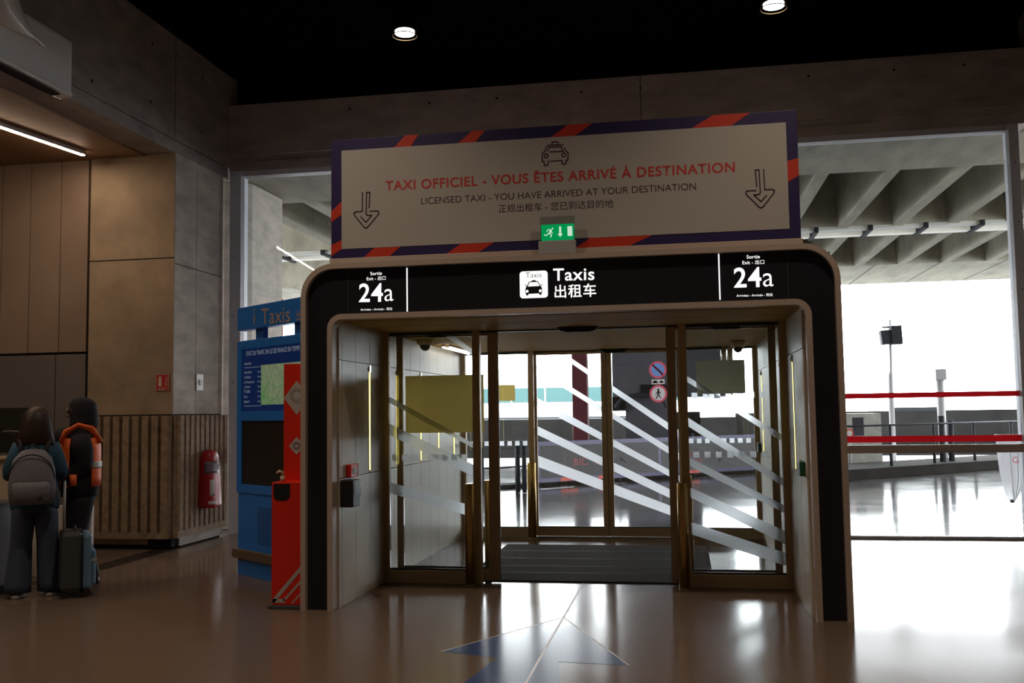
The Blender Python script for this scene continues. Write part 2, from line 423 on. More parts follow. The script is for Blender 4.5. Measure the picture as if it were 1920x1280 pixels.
# left recess: back wall beside the concrete return
mb = MB()
mb.box(-4.34, FX - .31, YB + .013, YB + .3, .05, SO); mb.box(-4.34, FX - .002, YB, YB + .012, .2, SO)              # slab, same concrete as the return, lamp tint in its colour
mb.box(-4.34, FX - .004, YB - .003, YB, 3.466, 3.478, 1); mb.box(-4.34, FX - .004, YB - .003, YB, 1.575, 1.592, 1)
struct('wall_left', mb, [CONCB, JOINT], 'lamp-tinted concrete wall slab in the left recess')
mb = MB(); pts, d = corrug(-4.34, YB - .046, FX, YB - .046, .2, 1.575, (0, -1, 0)); mb.extrude(pts, d)
mb.box(-4.34, FX, YB - .09, YB - .006, .13, .2)
struct('trim_1', mb, RIBC, 'ribbed concrete dado on the lamp-tinted wall')
# concrete return running towards the glass front
mb = MB()
for z0, z1 in ((.13, 1.575), (1.59, 3.40), (3.408, SO)):
    for y0, y1 in ((YB + .0125, 3.79), (3.797, 4.41), (4.417, 4.5)):
        mb.box(FX - .31, FX, y0, y1, z0, z1)
mb.box(FX - .3, FX - .006, YB + .015, 4.5, .02, SO, 1)
struct('wall_left_return', mb, [CONC, JOINT], 'grey concrete wall between the lamp-tinted slab and the window', bevel=.003)
mb = MB(); pts, d = corrug(FX + .046, YB, FX + .046, 4.5, .21, 1.575, (1, 0, 0)); mb.extrude(pts, d)
mb.box(FX, FX + .085, YB, 4.5, .13, .21); struct('trim_2', mb, RIBC, 'ribbed concrete dado on the grey wall return')
mb = MB(); mb.box(-12, FX - .02, YB + .02, YB + .3, 0, .13); mb.box(FX - .3, FX - .02, YB + .02, 4.5, 0, .13)
mb.box(FX - .3, FX + .02, 3.4, 4.5, .02, .12, 1); struct('baseboard_left', mb, [JOINT, CONC], 'dark recessed plinth under the ribbed dado')
# dark joinery panels
mb = MB(); x = -4.38
xs = [-4.38, -4.755, -5.175, -5.57, -5.97, -6.37, -6.77, -7.2]
for a, b in zip(xs[:-1], xs[1:]):
    mb.box(b + .006, a - .006, YB + .02, YB + .06, 2.37, SO, 0)
for a, b in zip([-4.38, -4.79, -5.6, -6.4], [-4.79, -5.6, -6.4, -7.2]):
    mb.box(b + .006, a - .006, YB + .02, YB + .06, .0, 2.34, 2)
mb.box(-7.2, -4.34, YB + .06, YB + .3, 0, SO, 1); mb.box(-12, -7.2, YB + .02, YB + .3, 0, SO, 0)
struct('wall_left_panels', mb, [WOODP, JOINT, PANELD], 'brown joinery wall panels with dark joints')
struct('ceiling_left', MB().box(-12, FX - .4, -14, YB + .3, SO - .02, SO + .15), SOFFW, 'brown wooden soffit of the left recess')
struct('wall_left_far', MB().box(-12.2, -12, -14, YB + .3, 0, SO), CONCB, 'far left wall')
# right recess (mirror, mostly outside the frame)
struct('wall_right', MB().box(RX, 16, YB, YB + .3, 0, SO).box(RX, RX + .3, YB + .3, YF, 0, SO), CONC, 'concrete wall right of the glass front')
struct('ceiling_right', MB().box(RX + .4, 16, -14, YB + .3, SO - .02, SO + .15), SOFFW, 'brown soffit of the right recess')
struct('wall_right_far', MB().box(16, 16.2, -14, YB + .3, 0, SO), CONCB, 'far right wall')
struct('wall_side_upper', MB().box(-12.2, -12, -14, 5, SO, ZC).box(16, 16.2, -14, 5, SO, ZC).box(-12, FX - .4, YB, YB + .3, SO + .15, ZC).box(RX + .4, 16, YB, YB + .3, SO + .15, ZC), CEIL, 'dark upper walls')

# ------------------------------------------------------------------ glass front either side of the portal
PO, PR, PT = -.28, 3.945, 2.78       # portal shell
def big_window(name, x0, x1, jl, jr, red, label):
    o = sempty(name, (.5 * (x0 + x1), YF + .1, 0), label, 'window')
    fr = MB()
    fr.box(x0, x0 + jl, YF, YF + .22, 0, 4.87); fr.box(x1 - jr, x1, YF, YF + .22, 0, 4.87)
    fr.box(x0 + jl, x1 - jr, YF + .03, YF + .2, 4.80, 4.87); fr.box(x0 + jl, x1 - jr, YF + .06, YF + .16, 0, .03)
    for z in (.5, 1.2, 2., 2.9, 3.7, 4.4):
        for xx in (x0 + .06, x1 - .05): fr.tube([(xx, YF - .003, z), (xx, YF + .01, z)], .008, 8, 1)
    fr.build('window_frame', [ALUG, JOINT], o, .004)
    MB().box(x0 + jl, x1 - jr, YF + .1, YF + .112, .03, 4.80).build('pane', GLASS, o)
    tr = MB().box(x0 + jl, x1 - jr, YF + .02, YF + .1, 1.005, 1.10).build('transom', TRIM, o, .004)
    tag(tr, 'brown transom rail')
    if red:
        for z0, z1 in ((1.655, 1.718), (1.13, 1.205)):
            MB().sheet(x0 + jl, x1 - jr, z0, z1, YF + .097).build('film_stripe', FILMR, o)
    return o
big_window('window_1', FX + .02, PO - .03, .16, .05, True, 'tall glass front left of the taxi exit portal')
big_window('window_2', PR + .03, 6.76, .05, .11, True, 'tall glass front with red stripes right of the portal')
MB_top = MB().box(PO - .03, PR + .03, YF + .1, YF + .112, PT + .02, 4.80)
wp = sempty('window_3', (1.83, YF + .1, PT), 'glass above the portal, hidden by the banner', 'window'); MB_top.build('pane', GLASS, wp)

# ================================================================== PORTAL
portal = thing('entrance_portal', (1.83, 0, 0), 'dark rounded entrance portal with lit Taxis header framing the sliding doors', 'doorway')
ZI, ZD = 2.365, 2.315
o1, o2 = Upath(PO, PR, PT, .27), Upath(PO + .042, PR - .042, PT - .042, .23)
MB().ring(o1, o2, 0, .16).ring(o1, Upath(PO + .03, PR - .03, PT - .03, .24), .16, 4.85).build('outer_frame', TRIM, portal)
i1, i2 = Upath(-.055, 3.73, ZI, .12), Upath(-.012, 3.687, ZI - .043, .08)
MB().ring(i1, i2, 0, .14).build('inner_frame', TRIM, portal)
o3, i3 = Upath(PO + .04, PR - .04, PT - .04, .232), Upath(-.05, 3.725, ZI - .005, .118)
MB().ring(o3, i3, .05, .12).build('header_panel', BLACKP, portal)
for px in (652, 1478):
    p = HY(px, 540, .05); MB().box(p.x - .002, p.x + .002, .0485, .052, ZI + .005, PT - .05).build('panel_joint', DGREY, portal)
# side walls made of panels with open joints
YS = [.0, .193, .535, .925, 1.30, 1.66, 2.0, 2.26, 2.63, 3.0, 3.39, 3.78, 4.16, 4.5, 4.85]
def side(x0, x1, face):
    mb = MB(); g = .006
    for z0, z1 in ((0.0, 1.03), (1.036, 2.0), (2.006, ZD)):
        for a, b in zip(YS[:-1], YS[1:]):
            mb.box(x0, x1, a + (g / 2 if a else .13), b - g / 2, z0, z1)
    bx = (x0 - .02, x0 + .003) if face > 0 else (x1 - .003, x1 + .02)
    mb.box(*bx, .13, 4.85, 0, ZD, 1)
    w = mb.build('side_wall', [WALLP, JOINT], portal); return w
side(-.05, 0, 1); side(3.668, 3.718, -1)
mb = MB().box(-.01, 3.68, .13, 4.85, ZD, ZD + .05); mb.box(.0, 3.668, .7, .704, ZD - .001, ZD, 1)
mb.build('soffit', [SOFFP, JOINT], portal)
MB().box(PO + .05, PR - .05, .14, 4.85, ZD + .06, PT - .05).build('roof_box', BLACKP, portal)
MB().box(PO + .04, -.06, .13, 4.85, 0, ZD + .06).build('wall_cavity', BLACKP, portal)
MB().box(3.725, PR - .04, .13, 4.85, 0, ZD + .06).build('wall_cavity', BLACKP, portal)
# header lettering (lit)
YL = .048
def ltext(name, body, p, q, bold=0., hs=1., m=LEDW):
    return text(name, body, HY(*p, YL), HY(*q, YL), m, portal, bold=bold, hs=hs)
ltext('lettering', 'Sortie', (694.4, 515.9), (716, 514.9), .008)
ltext('lettering', 'Exit - 出口', (687.6, 525.4), (723, 524), .006)
ltext('exit_number', '24', (672.8, 565.5), (717.8, 564.8), .016, 1.05)
ltext('exit_number', 'a', (721, 564.5), (737.8, 563.6), -.005, 1.08)
ltext('lettering', 'Arrivées - Arrivals - 到达', (676, 582.2), (735.6, 580.8), .006)
ltext('lettering', 'Sortie', (1400, 484.8), (1424.6, 484), .008)
ltext('lettering', 'Exit - 出口', (1392, 495.4), (1433, 494.2), .006)
ltext('exit_number', '24', (1376.3, 538.4), (1428, 537), .016, 1.05)
ltext('exit_number', 'a', (1431, 537), (1450.7, 536.3), -.005, 1.08)
ltext('lettering', 'Arrivées - Arrivals - 到达', (1381, 556.2), (1449, 554.5), .006)
ltext('lettering', 'Taxis', (1037, 526), (1114.5, 524.2), .014, .95)
ltext('lettering', '出租车', (1040, 556.5), (1118, 553.5), .012)
for a, b in (((763, 502), (763.6, 584)), ((1347.5, 476), (1350, 562))):
    A, B = HY(*a, YL), HY(*b, YL); x = .5 * (A.x + B.x)
    MB().box(x - .005, x + .005, YL - .002, YL + .001, B.z, A.z).build('divider_line', LEDW, portal)
def C3(X, Y): p = HY(960 + X / 10.667, 490 + Y / 10.667, YL); return (p.x, p.z)
a, b = C3(160, 740), C3(710, 180); x0, z0, x1, z1 = a[0], a[1], b[0], b[1]; r = .025
sq = []
for cx, cz, t0 in ((x1 - r, z1 - r, 0), (x0 + r, z1 - r, 90), (x0 + r, z0 + r, 180), (x1 - r, z0 + r, 270)):
    sq += [(cx + r * math.cos(math.radians(t0 + 15 * i)), cz + r * math.sin(math.radians(t0 + 15 * i))) for i in range(7)]
pic = MB().plate(sq, YL - .001, .002).build('taxi_pictogram', LEDW, portal)
mb = MB()
mb.plate([C3(*p) for p in ((265, 570), (283, 505), (300, 490), (340, 405), (395, 395), (400, 375), (470, 375), (475, 392), (515, 395), (570, 480), (600, 530), (608, 610), (590, 640), (595, 665), (550, 670), (545, 640), (330, 650), (325, 680), (285, 680), (280, 650), (265, 620))], YL - .0025, .001)
mb.plate([C3(*p) for p in ((262, 470), (295, 470), (292, 490), (265, 488))], YL - .0025, .001); mb.plate([C3(*p) for p in ((575, 465), (605, 455), (606, 475), (580, 485))], YL - .0025, .001)
mb.plate([C3(*p) for p in ((318, 503), (352, 417), (508, 412), (555, 490))], YL - .0035, .0008, 1)
for c in ((303, 597), (568, 588)):
    q = C3(*c); mb.plate(circle(q[0], q[1], .0115), YL - .0035, .0008, 1)
mb.build('car_symbol', [BLK, LEDW], pic)
text('lettering', 'Taxis', HY(960 + 275 / 10.667, 490 + 328 / 10.667, YL), HY(960 + 592 / 10.667, 490 + 318 / 10.667, YL), BLK, pic, yoff=.0025, bold=-.008)
# warm LED wall strips
def strip(x, y, sgn, z0, z1, label):
    hw = .012 if sgn > 0 else .006
    t = thing('wall_light', (x, y, z0), label, 'light', 'LED strips in the portal walls')
    MB().box(min(x, x + sgn * .003), max(x, x + sgn * .003), y - .024, y + .024, z0 - .02, z1 + .05).build('housing', ALU, t)
    MB().box(min(x, x + sgn * .005), max(x, x + sgn * .005), y - hw, y + hw, z0, z1).build('lit_tube', LEDY, t)
    MB().box(min(x, x + sgn * .012), max(x, x + sgn * .012), y - .014, y + .014, z1, z1 + .06).build('end_cap', CHROME, t)
    MB().sphere((x + sgn * .02, y - .09, z1 + .02), .012, 0, 10, 6).build('button', CHROME, t)
for y, lb in ((.907, 'vertical warm light strip on the left wall before the doors'), (1.75, 'warm light strip just behind the left door jamb'),
              (2.63, 'warm light strip on left vestibule wall, nearest one behind the glass'), (3.39, 'second warm light strip behind the glass on left vestibule wall'), (4.15, 'farthest warm light strip on left vestibule wall')):
    strip(0.0, y, 1, 1.06, 1.93, lb)
for y, lb in ((.81, 'thin warm light strip on the right wall before the doors'), (1.79, 'warm light strip just behind the right door jamb'),
              (2.63, 'middle warm light strip on right vestibule wall'), (3.97, 'farthest warm light strip on right vestibule wall')):
    strip(3.668, y, -1, 1.06, 1.93, lb)

# ------------------------------------------------------------------ sliding doors and sidelites
def stripe(y, u, l, xa, xb, parent):
    U0, U1, L0, L1 = HY(*u[0], y), HY(*u[1], y), HY(*l[0], y), HY(*l[1], y)
    fz = lambda A, B, x: A.z + (B.z - A.z) * (x - A.x) / (B.x - A.x)
    poly = clipz([(xa, fz(U0, U1, xa)), (xa, fz(L0, L1, xa)), (xb, fz(L0, L1, xb)), (xb, fz(U0, U1, xb))], .13, 2.28)
    if len(poly) > 2: MB().add([(p[0], y - .004, p[1]) for p in poly], [tuple(range(len(poly)))]).build('film_stripe', FILMW, parent)
def squares(y, xs, z, sz, parent):
    for x in xs: MB().sheet(x, x + sz, z, z + sz, y - .0045).build('film_square', FILMW, parent)
def leaf(name, x0, x1, y, label, sl=.07, sr=.07, stripes=(), rail=.11, bot=.015, fm=ALU):
    o = sempty(name, ((x0 + x1) / 2, y, 0), label, 'door')
    mb = MB(); t = .022
    mb.box(x0, x0 + sl, y - t, y + t, bot, 2.30); mb.box(x1 - sr, x1, y - t, y + t, bot, 2.30)
    mb.box(x0 + sl, x1 - sr, y - t, y + t, bot, bot + rail); mb.box(x0 + sl, x1 - sr, y - t, y + t, 2.27, 2.30)
    mb.box(x0 + sl, x1 - sr, y - .012, y + .012, bot + rail, bot + rail + .012, 1)
    mb.box(x0 - .004, x0, y - .01, y + .01, bot, 2.30, 1); mb.box(x1, x1 + .004, y - .01, y + .01, bot, 2.30, 1)
    mb.build('door_frame', [fm, ALUB], o, .003)
    MB().box(x0 + sl, x1 - sr, y - .003, y + .003, bot + rail, 2.27).build('pane', GLASSD, o)
    for u, l in stripes: stripe(y, u, l, x0 + sl, x1 - sr, o)
    return o
Y1, Y2 = 1.35, 4.62
near_right = [((1287, 704), (1447.5, 802.7), (1287, 715), (1447.5, 815.6)), ((1290.4, 782.8), (1448.4, 884), (1290, 799), (1449.8, 899.7)),
              ((1291.8, 857.3), (1451, 937), (1291.8, 873), (1451, 951.5)), ((1302, 917), (1452.4, 986), (1302, 935.6), (1452.4, 1010)),
              ((1302, 980.7), (1453.8, 1029.9), (1302, 1003), (1453.8, 1053.8))]
near_left = [((846, 626), (887, 655), (830, 627), (887, 666)), ((755, 757), (890, 832.5), (755, 768), (890, 841)),
             ((755, 806), (891, 872.5), (755, 827.5), (891, 895)), ((757, 911), (878, 945.7), (757, 931.5), (878, 966.3))]
far = [((1073, 672.6), (1254, 793), (1074, 683), (1254, 807)), ((1073, 726.5), (1255, 838), (1074, 738), (1255, 851)),
       ((1010, 747), (1254, 880), (1006, 760), (1255, 893)), ((1004, 797), (1256, 917), (1004, 813), (1257, 934)),
       ((1006, 852.6), (1257, 947.7), (1006, 874), (1258, 966))]
pair = lambda q: ((q[0], q[1]), (q[2], q[3]))
def sidelite(name, x0, x1, y, jamb_left, label, stripes, sq_x, sq_z, sz):
    o = sempty(name, ((x0 + x1) / 2, y, 0), label, 'window')
    jl, jr = (.06, .07) if jamb_left else (.07, .06)
    mb = MB(); mb.box(x0, x0 + jl, y - .045, y + .03, 0, ZD); mb.box(x1 - jr, x1, y - .045, y + .03, 0, ZD)
    mb.box(x0 + jl, x1 - jr, y - .045, y + .03, 0, .115); mb.box(x0 + jl, x1 - jr, y - .02, y + .02, .115, .128, 1)
    mb.box(x0 + jl, x1 - jr, y - .03, y + .03, 2.285, ZD, 1)
    mb.build('window_frame', [ALU, ALUB], o, .003)
    MB().box(x0 + jl, x1 - jr, y - .003, y + .003, .128, 2.285).build('pane', GLASSD, o)
    for s_ in stripes: stripe(y, *pair(s_), x0 + jl, x1 - jr, o)
    for z in sq_z: squares(y, sq_x, z, sz, o)
    return o
sq_l = [.075 + .095 * i for i in range(8)]; sq_r = [2.847 + .0985 * i for i in range(7)]
sidelite('window_4', -.005, .928, Y1, True, 'left fixed glass beside the near sliding doors with white diagonal bands', near_left, sq_l, (1.118,), .054)
sidelite('window_5', 2.742, 3.673, Y1, False, 'right fixed glass beside the near sliding doors with white diagonal bands', near_right, sq_r, (1.127, 1.65), .052)
leaf('door_1', .10, 1.079, Y1 + .09, 'left near sliding door leaf slid open behind the fixed glass', .062, .096)
leaf('door_2', 2.635, 3.59, Y1 + .09, 'right near sliding door leaf slid open behind the fixed glass', .078, .062)
sq_f = [.09 + .0985 * i for i in range(8)]; sq_g = [2.83 + .0975 * i for i in range(8)]
sidelite('window_6', -.005, .93, Y2, True, 'left fixed glass beside the far doors with a row of white squares', [], sq_f, (1.135,), .056)
sidelite('window_7', 2.735, 3.673, Y2, False, 'right fixed glass beside the far doors with a row of white squares', [], sq_g, (1.145,), .056)
fs = [pair(q) for q in far]
leaf('door_3', .905, 1.832, Y2 + .07, 'left closed far door leaf with white diagonal bands', .05, .062, fs, .105, .01)
leaf('door_4', 1.841, 2.76, Y2 + .07, 'right closed far door leaf with white diagonal bands and prohibition stickers', .062, .05, fs, .105, .01)
# overhead tracks
struct('trim_3', MB().box(0, 3.668, Y1 + .05, Y1 + .13, 2.302, ZD), ALUB, 'near door track'); struct('trim_4', MB().box(0, 3.668, Y2 + .03, Y2 + .11, 2.302, ZD), ALUB, 'far door track')
struct('trim_5', MB().box(.93, 2.74, Y2 - .03, Y2 + .12, 0, .004), BROWNR, 'far door threshold')
# motion sensors over the doors
def sensor(x, y, label):
    t = thing('motion_sensor', (x, y, ZD - .03), label, 'sensor', 'motion sensors over the doors')
    MB().loft([(x, y, ZD - .045, .13, .025), (x, y, ZD - .03, .17, .04), (x, y, ZD, .19, .045)], 24, 0, 3).build('housing', BLK, t)
    MB().loft([(x, y - .03, ZD - .05, .11, .012), (x, y - .032, ZD - .03, .13, .014)], 20, 0, 3).build('lens', SMOKE, t)
sensor(1.85, 1.27, 'black curved motion sensor above the open near doors')
sensor(1.95, 4.53, 'black motion sensor above the closed far doors')
sensor(.55, 1.42, 'black motion sensor at top of the left near fixed glass'); sensor(3.17, 1.42, 'black motion sensor at top of the right near fixed glass')

# ------------------------------------------------------------------ brass guard posts
def bollard(x, y, r, h, label):
    t = thing('guard_post', (x, y, 0), label, 'post', 'brass guard posts at the doors')
    MB().tube([(x, y, .012), (x, y, h - .01), (x, y, h)], [r, r, r * .93], 20).build('tube', BRASS, t)
    MB().tube([(x, y, 0), (x, y, .012)], [r * 1.12, r * 1.12], 20).build('base_ring', ALU, t)
bollard(.842, 1.20, .042, .915, 'brass guard post in front of the left near door')
bollard(2.742, 1.20, .045, .915, 'brass guard post in front of the right near door')
bollard(.925, 1.62, .032, .915, 'slim brass guard post behind the left near door'); bollard(2.80, 1.62, .032, .95, 'slim brass guard post behind the right near door')
bollard(.905, 4.47, .055, .93, 'brass guard post before the left far door')

# ------------------------------------------------------------------ stickers and sheets on the glass
def sheet(name, p, q, y, m, label, cat='poster'):
    A, B = HY(*p, y), HY(*q, y); o = MB().sheet(A.x, B.x, B.z, A.z, y).build(name, m); return tag(o, label, cat)
sheet('notice_sheet', (760, 705), (908, 810), Y1 + .10, GOLDS, 'large plain brown notice sheet behind the left near glass')
sheet('notice_sheet', (920, 722), (966, 751), Y2 + .006, GOLDS, 'small brown notice sheet on the far left fixed glass')
sheet('notice_sheet', (1305, 676), (1398, 737), Y1 + .10, GREYS, 'olive grey notice sheet behind the right near glass')
def roundsign(cx, cz, kind, label):
    y = Y2 + .062
    t = thing('prohibition_sticker', (cx, y, cz), label, 'sign')
    A_, B_ = circle(cx, cz, .108, 32), circle(cx, cz, .083, 32)
    MB().add([(p[0], y, p[1]) for p in A_ + B_], [(i, (i + 1) % 32, 32 + (i + 1) % 32, 32 + i) for i in range(32)]).build('red_ring', MATS['sticker_red'], t)
    MB().add([(p[0], y, p[1]) for p in B_], [tuple(range(32))]).build('face', MATS['sticker_blue'] if kind == 'park' else MATS['sticker_white'], t)
    mb = MB()
    if kind == 'park':
        d = .07
        mb.stroke([(cx - .06, cz + .06), (cx + .06, cz - .06)], .022, y - .002, .001); m = MATS['sticker_red']
    else:
        mb.plate(circle(cx, cz + .052, .011, 12), y - .002, .001)
        mb.stroke([(cx, cz + .04), (cx, cz - .005)], .02, y - .002, .001); mb.stroke([(cx, cz - .005), (cx - .025, cz - .06)], .012, y - .002, .001)
        mb.stroke([(cx, cz - .005), (cx + .028, cz - .055)], .012, y - .002, .001); mb.stroke([(cx, cz + .03), (cx - .03, cz)], .009, y - .002, .001); mb.stroke([(cx, cz + .03), (cx + .03, cz + .003)], .009, y - .002, .001); m = BLK
    mb.build('symbol', m, t)
film_mat('sticker_red', (.85, .16, .22), .5); film_mat('sticker_blue', (.25, .40, .85), .5); film_mat('sticker_white', (.85, .78, .80), .5)
roundsign(2.476, 2.052, 'park', 'round blue and red no-parking sticker on the far right door')
roundsign(2.476, 1.757, 'walk', 'round red no-pedestrians sticker on the far right door')
t = thing('tow_sticker', (2.476, Y2 + .062, 1.902), 'small white tow-away plate between two round stickers', 'sign')
MB().sheet(2.396, 2.557, 1.872, 1.932, Y2 + .0625).build('backing', MATS['sticker_white'], t)
mb = MB(); mb.plate([(2.41, 1.888), (2.47, 1.888), (2.47, 1.905), (2.455, 1.918), (2.43, 1.918), (2.41, 1.902)], Y2 + .0605, .001)
mb.plate([(2.49, 1.894), (2.54, 1.888), (2.545, 1.9), (2.53, 1.914), (2.505, 1.917)], Y2 + .0605, .001); mb.build('symbol', BLK, t)

# ------------------------------------------------------------------ vestibule fittings
mb = MB().box(.70, 3.0, 1.47, 3.88, .0012, .012); mt = mb.build('entrance_mat', MATB)
tag(mt, 'dark brown entrance mat between the two door sets', 'mat')
for y in (1.9, 2.3, 2.8, 3.35): MB().box(.705, 2.995, y, y + .014, .012, .0145).build('mat_rail', MATL, mt)
def dome(x, y, label):
    t = thing('dome_camera', (x, y, ZD), label, 'camera', 'dome cameras in the vestibule')
    MB().tube([(x, y, ZD), (x, y, ZD - .05), (x, y, ZD - .065)], [.085, .085, .07], 24).build('housing', CREAM, t)
    MB().sphere((x, y, ZD - .068), (.055, .055, .06)).build('dome', SMOKE, t)
dome(.20, 2.1, 'white dome camera on the left side of the vestibule ceiling'); dome(3.40, 3.75, 'white dome camera on the right side of the vestibule ceiling')
def tubelamp(p, q, label, r=.012):
    t = thing('ceiling_tube_light', p, label, 'light', 'thin tube lights on the vestibule ceiling')
    p, q = Vector(p), Vector(q); off = Vector((0, 0, .018))
    MB().tube([p + off, q + off], .012, 8).build('channel', ALU, t); MB().tube([p, q], r * .7, 8).build('lit_tube', TUBEV, t)
tubelamp((.17, 2.95, ZD - .035), (.17, 4.3, ZD - .035), 'left thin tube light on the vestibule ceiling'); tubelamp((.25, 2.95, ZD - .035), (.25, 4.3, ZD - .035), 'right thin tube light on the vestibule ceiling')
# call points and boxes on the portal walls
t = thing('call_point', (.0, .38, 1.08), 'small red emergency call point on the left portal wall', 'button')
MB().box(0, .045, .29, .46, 1.03, 1.14).build('box', RED, t, .006); MB().box(.008, .05, .46, .50, 1.028, 1.142).build('cover', WHITE, t, .004)
MB().box(.045, .049, .33, .42, 1.06, 1.11).build('glass', SIGNW, t)
t = thing('access_reader', (.0, .24, .92), 'black box below the red call point on the portal wall', 'box')
MB().box(0, .11, .15, .33, .80, 1.02).build('box', BLK, t, .008); MB().box(.05, .10, .33, .38, .87, .95).build('plug', BLK, t, .004)
MB().box(.11, .113, .18, .30, .9, .99).build('face_plate', SMOKE, t)
for y, lb in ((.30, 'green emergency door release on the right portal wall'), (4.4, 'green emergency door release deep in the right vestibule wall')):
    t = thing('door_release', (3.668, y, 1.09), lb, 'button')
    MB().box(3.628, 3.668, y - .07, y + .07, 1.035, 1.145).build('box', mat('release_green', (.015, .10, .05), .4), t, .006); MB().box(3.635, 3.668, y + .07, y + .12, 1.03, 1.15).build('cover', WHITE, t, .004)
t = thing('spot_cluster', (3.33, 4.5, 2.3), 'pair of chrome cylinder spotlights under the vestibule ceiling', 'light')
for x in (3.27, 3.345):
    MB().tube([(x, 4.45, ZD), (x, 4.45, 2.29)], .01, 8).build('stem', CHROME, t); MB().tube([(x, 4.45, 2.29), (x, 4.45, 2.27), (x, 4.45, 2.11), (x, 4.45, 2.10)], [.025, .034, .034, .025], 18).build('cylinder', CHROME, t)

# ================================================================== BANNER SIGN
YSN = .10
sign = thing('taxi_banner', (1.815, YSN, PT), 'wide white taxi banner with blue and red striped border above the portal', 'sign')
sx0, sx1, sz0, sz1 = -.055, 3.686, 2.834, 3.83; bx0, bx1, bz0, bz1 = .036, 3.603, 2.912, 3.736
MB().box(sx0, sx1, YSN, YSN + .07, sz0, sz1).build('border', NAVY, sign, .003)
MB().box(bx0, bx1, YSN - .003, YSN, bz0, bz1).build('panel', SIGNW, sign)
MB().box(sx0 - .01, sx1 + .01, YSN - .015, YSN + .08, PT, sz0).build('base_rail', TRIM, sign, .003)
def S2(p): q = HY(*p, YSN); return [min(max(q.x, sx0), sx1), min(max(q.z, sz0), sz1)]
for kind, q in (('t', ((760, 253), (785, 252), (770, 272), (739, 274))), ('t', ((885, 243), (910, 241), (891, 262.5), (859, 265.5))),
          ('t', ((1065, 232), (1111, 230), (1078, 252), (1032, 255))), ('t', ((1337, 215), (1407, 210), (1370, 232), (1296, 237))),
          ('b', ((702, 466), (751, 463), (730, 480), (682, 483))), ('b', ((864, 457), (927, 454), (897, 472), (837, 475))), ('b', ((1107, 445), (1224, 439), (1179, 459), (1077, 461))),
          ('l', ((619, 397), (639, 378), (639, 402), (619, 417))), ('l', ((620, 460), (637, 450), (637, 467), (620, 480))), ('r', ((1475, 302), (1497, 296), (1501, 329), (1477, 341)))):
    P = [S2(p) for p in q]
    if kind == 't': P[0][1] = P[1][1] = sz1; P[2][1] = P[3][1] = bz1
    if kind == 'b': P[0][1] = P[1][1] = bz0; P[2][1] = P[3][1] = sz0
    if kind == 'l': P[0][0] = P[3][0] = sx0; P[1][0] = P[2][0] = bx0
    if kind == 'r': P[0][0] = P[3][0] = bx1; P[1][0] = P[2][0] = sx1
    MB().plate(P, YSN - .002, .002).build('red_band', SRED, sign)
st = lambda nm, body, p, q, m, bold, hs=1: text(nm, body, HY(*p, YSN), HY(*q, YSN), m, sign, yoff=.0045, bold=bold, hs=hs)
st('lettering', 'TAXI OFFICIEL - VOUS ÊTES ARRIVÉ À DESTINATION', (723, 357), (1378, 322), SIGNRT, .018, 1.0)
st('lettering', 'LICENSED TAXI - YOU HAVE ARRIVED AT YOUR DESTINATION', (790, 383), (1305, 355.5), SIGND, -.006, 1.0)
st('lettering', '正规出租车 - 您已到达目的地', (935, 397.5), (1150, 387.5), SIGND, -.004)
def A6(X, Y): p = HY(640 + X / 11.64, 340 + Y / 11.64, YSN); return (p.x, p.z)
arrow = [[(465, 240), (460, 655), (320, 665), (280, 690), (285, 735), (500, 1000), (540, 1020), (575, 1000), (815, 715), (820, 680), (800, 645), (625, 655)],
         [(430, 775), (540, 890), (670, 740), (570, 740), (545, 710), (555, 240), (625, 240), (610, 580)]]
for mir in (0, 1):
    mb = MB()
    for s_ in arrow:
        pts = [A6(*p) for p in s_]
        if mir: pts = [(2 * 1.822 - p[0], p[1] + .005) for p in pts]
        mb.stroke(pts, .0095, YSN - .005)
    mb.build('arrow_symbol', SIGND, sign)
def A7(X, Y): p = HY(960 + X / 11.29, 250 + Y / 11.29, YSN); return (p.x, p.z)
mb = MB()
for s_ in ([(640, 600), (640, 430), (690, 385), (740, 275), (780, 255), (1060, 245), (1080, 255)], [(1105, 310), (1150, 380), (1190, 420), (1182, 570), (1145, 570), (1140, 640), (1100, 660), (1060, 640), (1060, 575), (815, 590)],
           [(640, 600), (680, 600), (685, 670), (725, 685), (760, 665), (770, 585)], [(750, 380), (790, 295), (1040, 285), (1085, 380), (800, 395)], [(845, 240), (850, 185), (970, 180), (980, 235)]):
    mb.stroke([A7(*p) for p in s_], .0085, YSN - .005)
for c in ((725, 475), (1095, 458)):
    q = A7(*c); mb.stroke(circle(q[0], q[1], .0155, 16), .007, YSN - .005, closed=True)
mb.build('car_symbol', SIGND, sign)
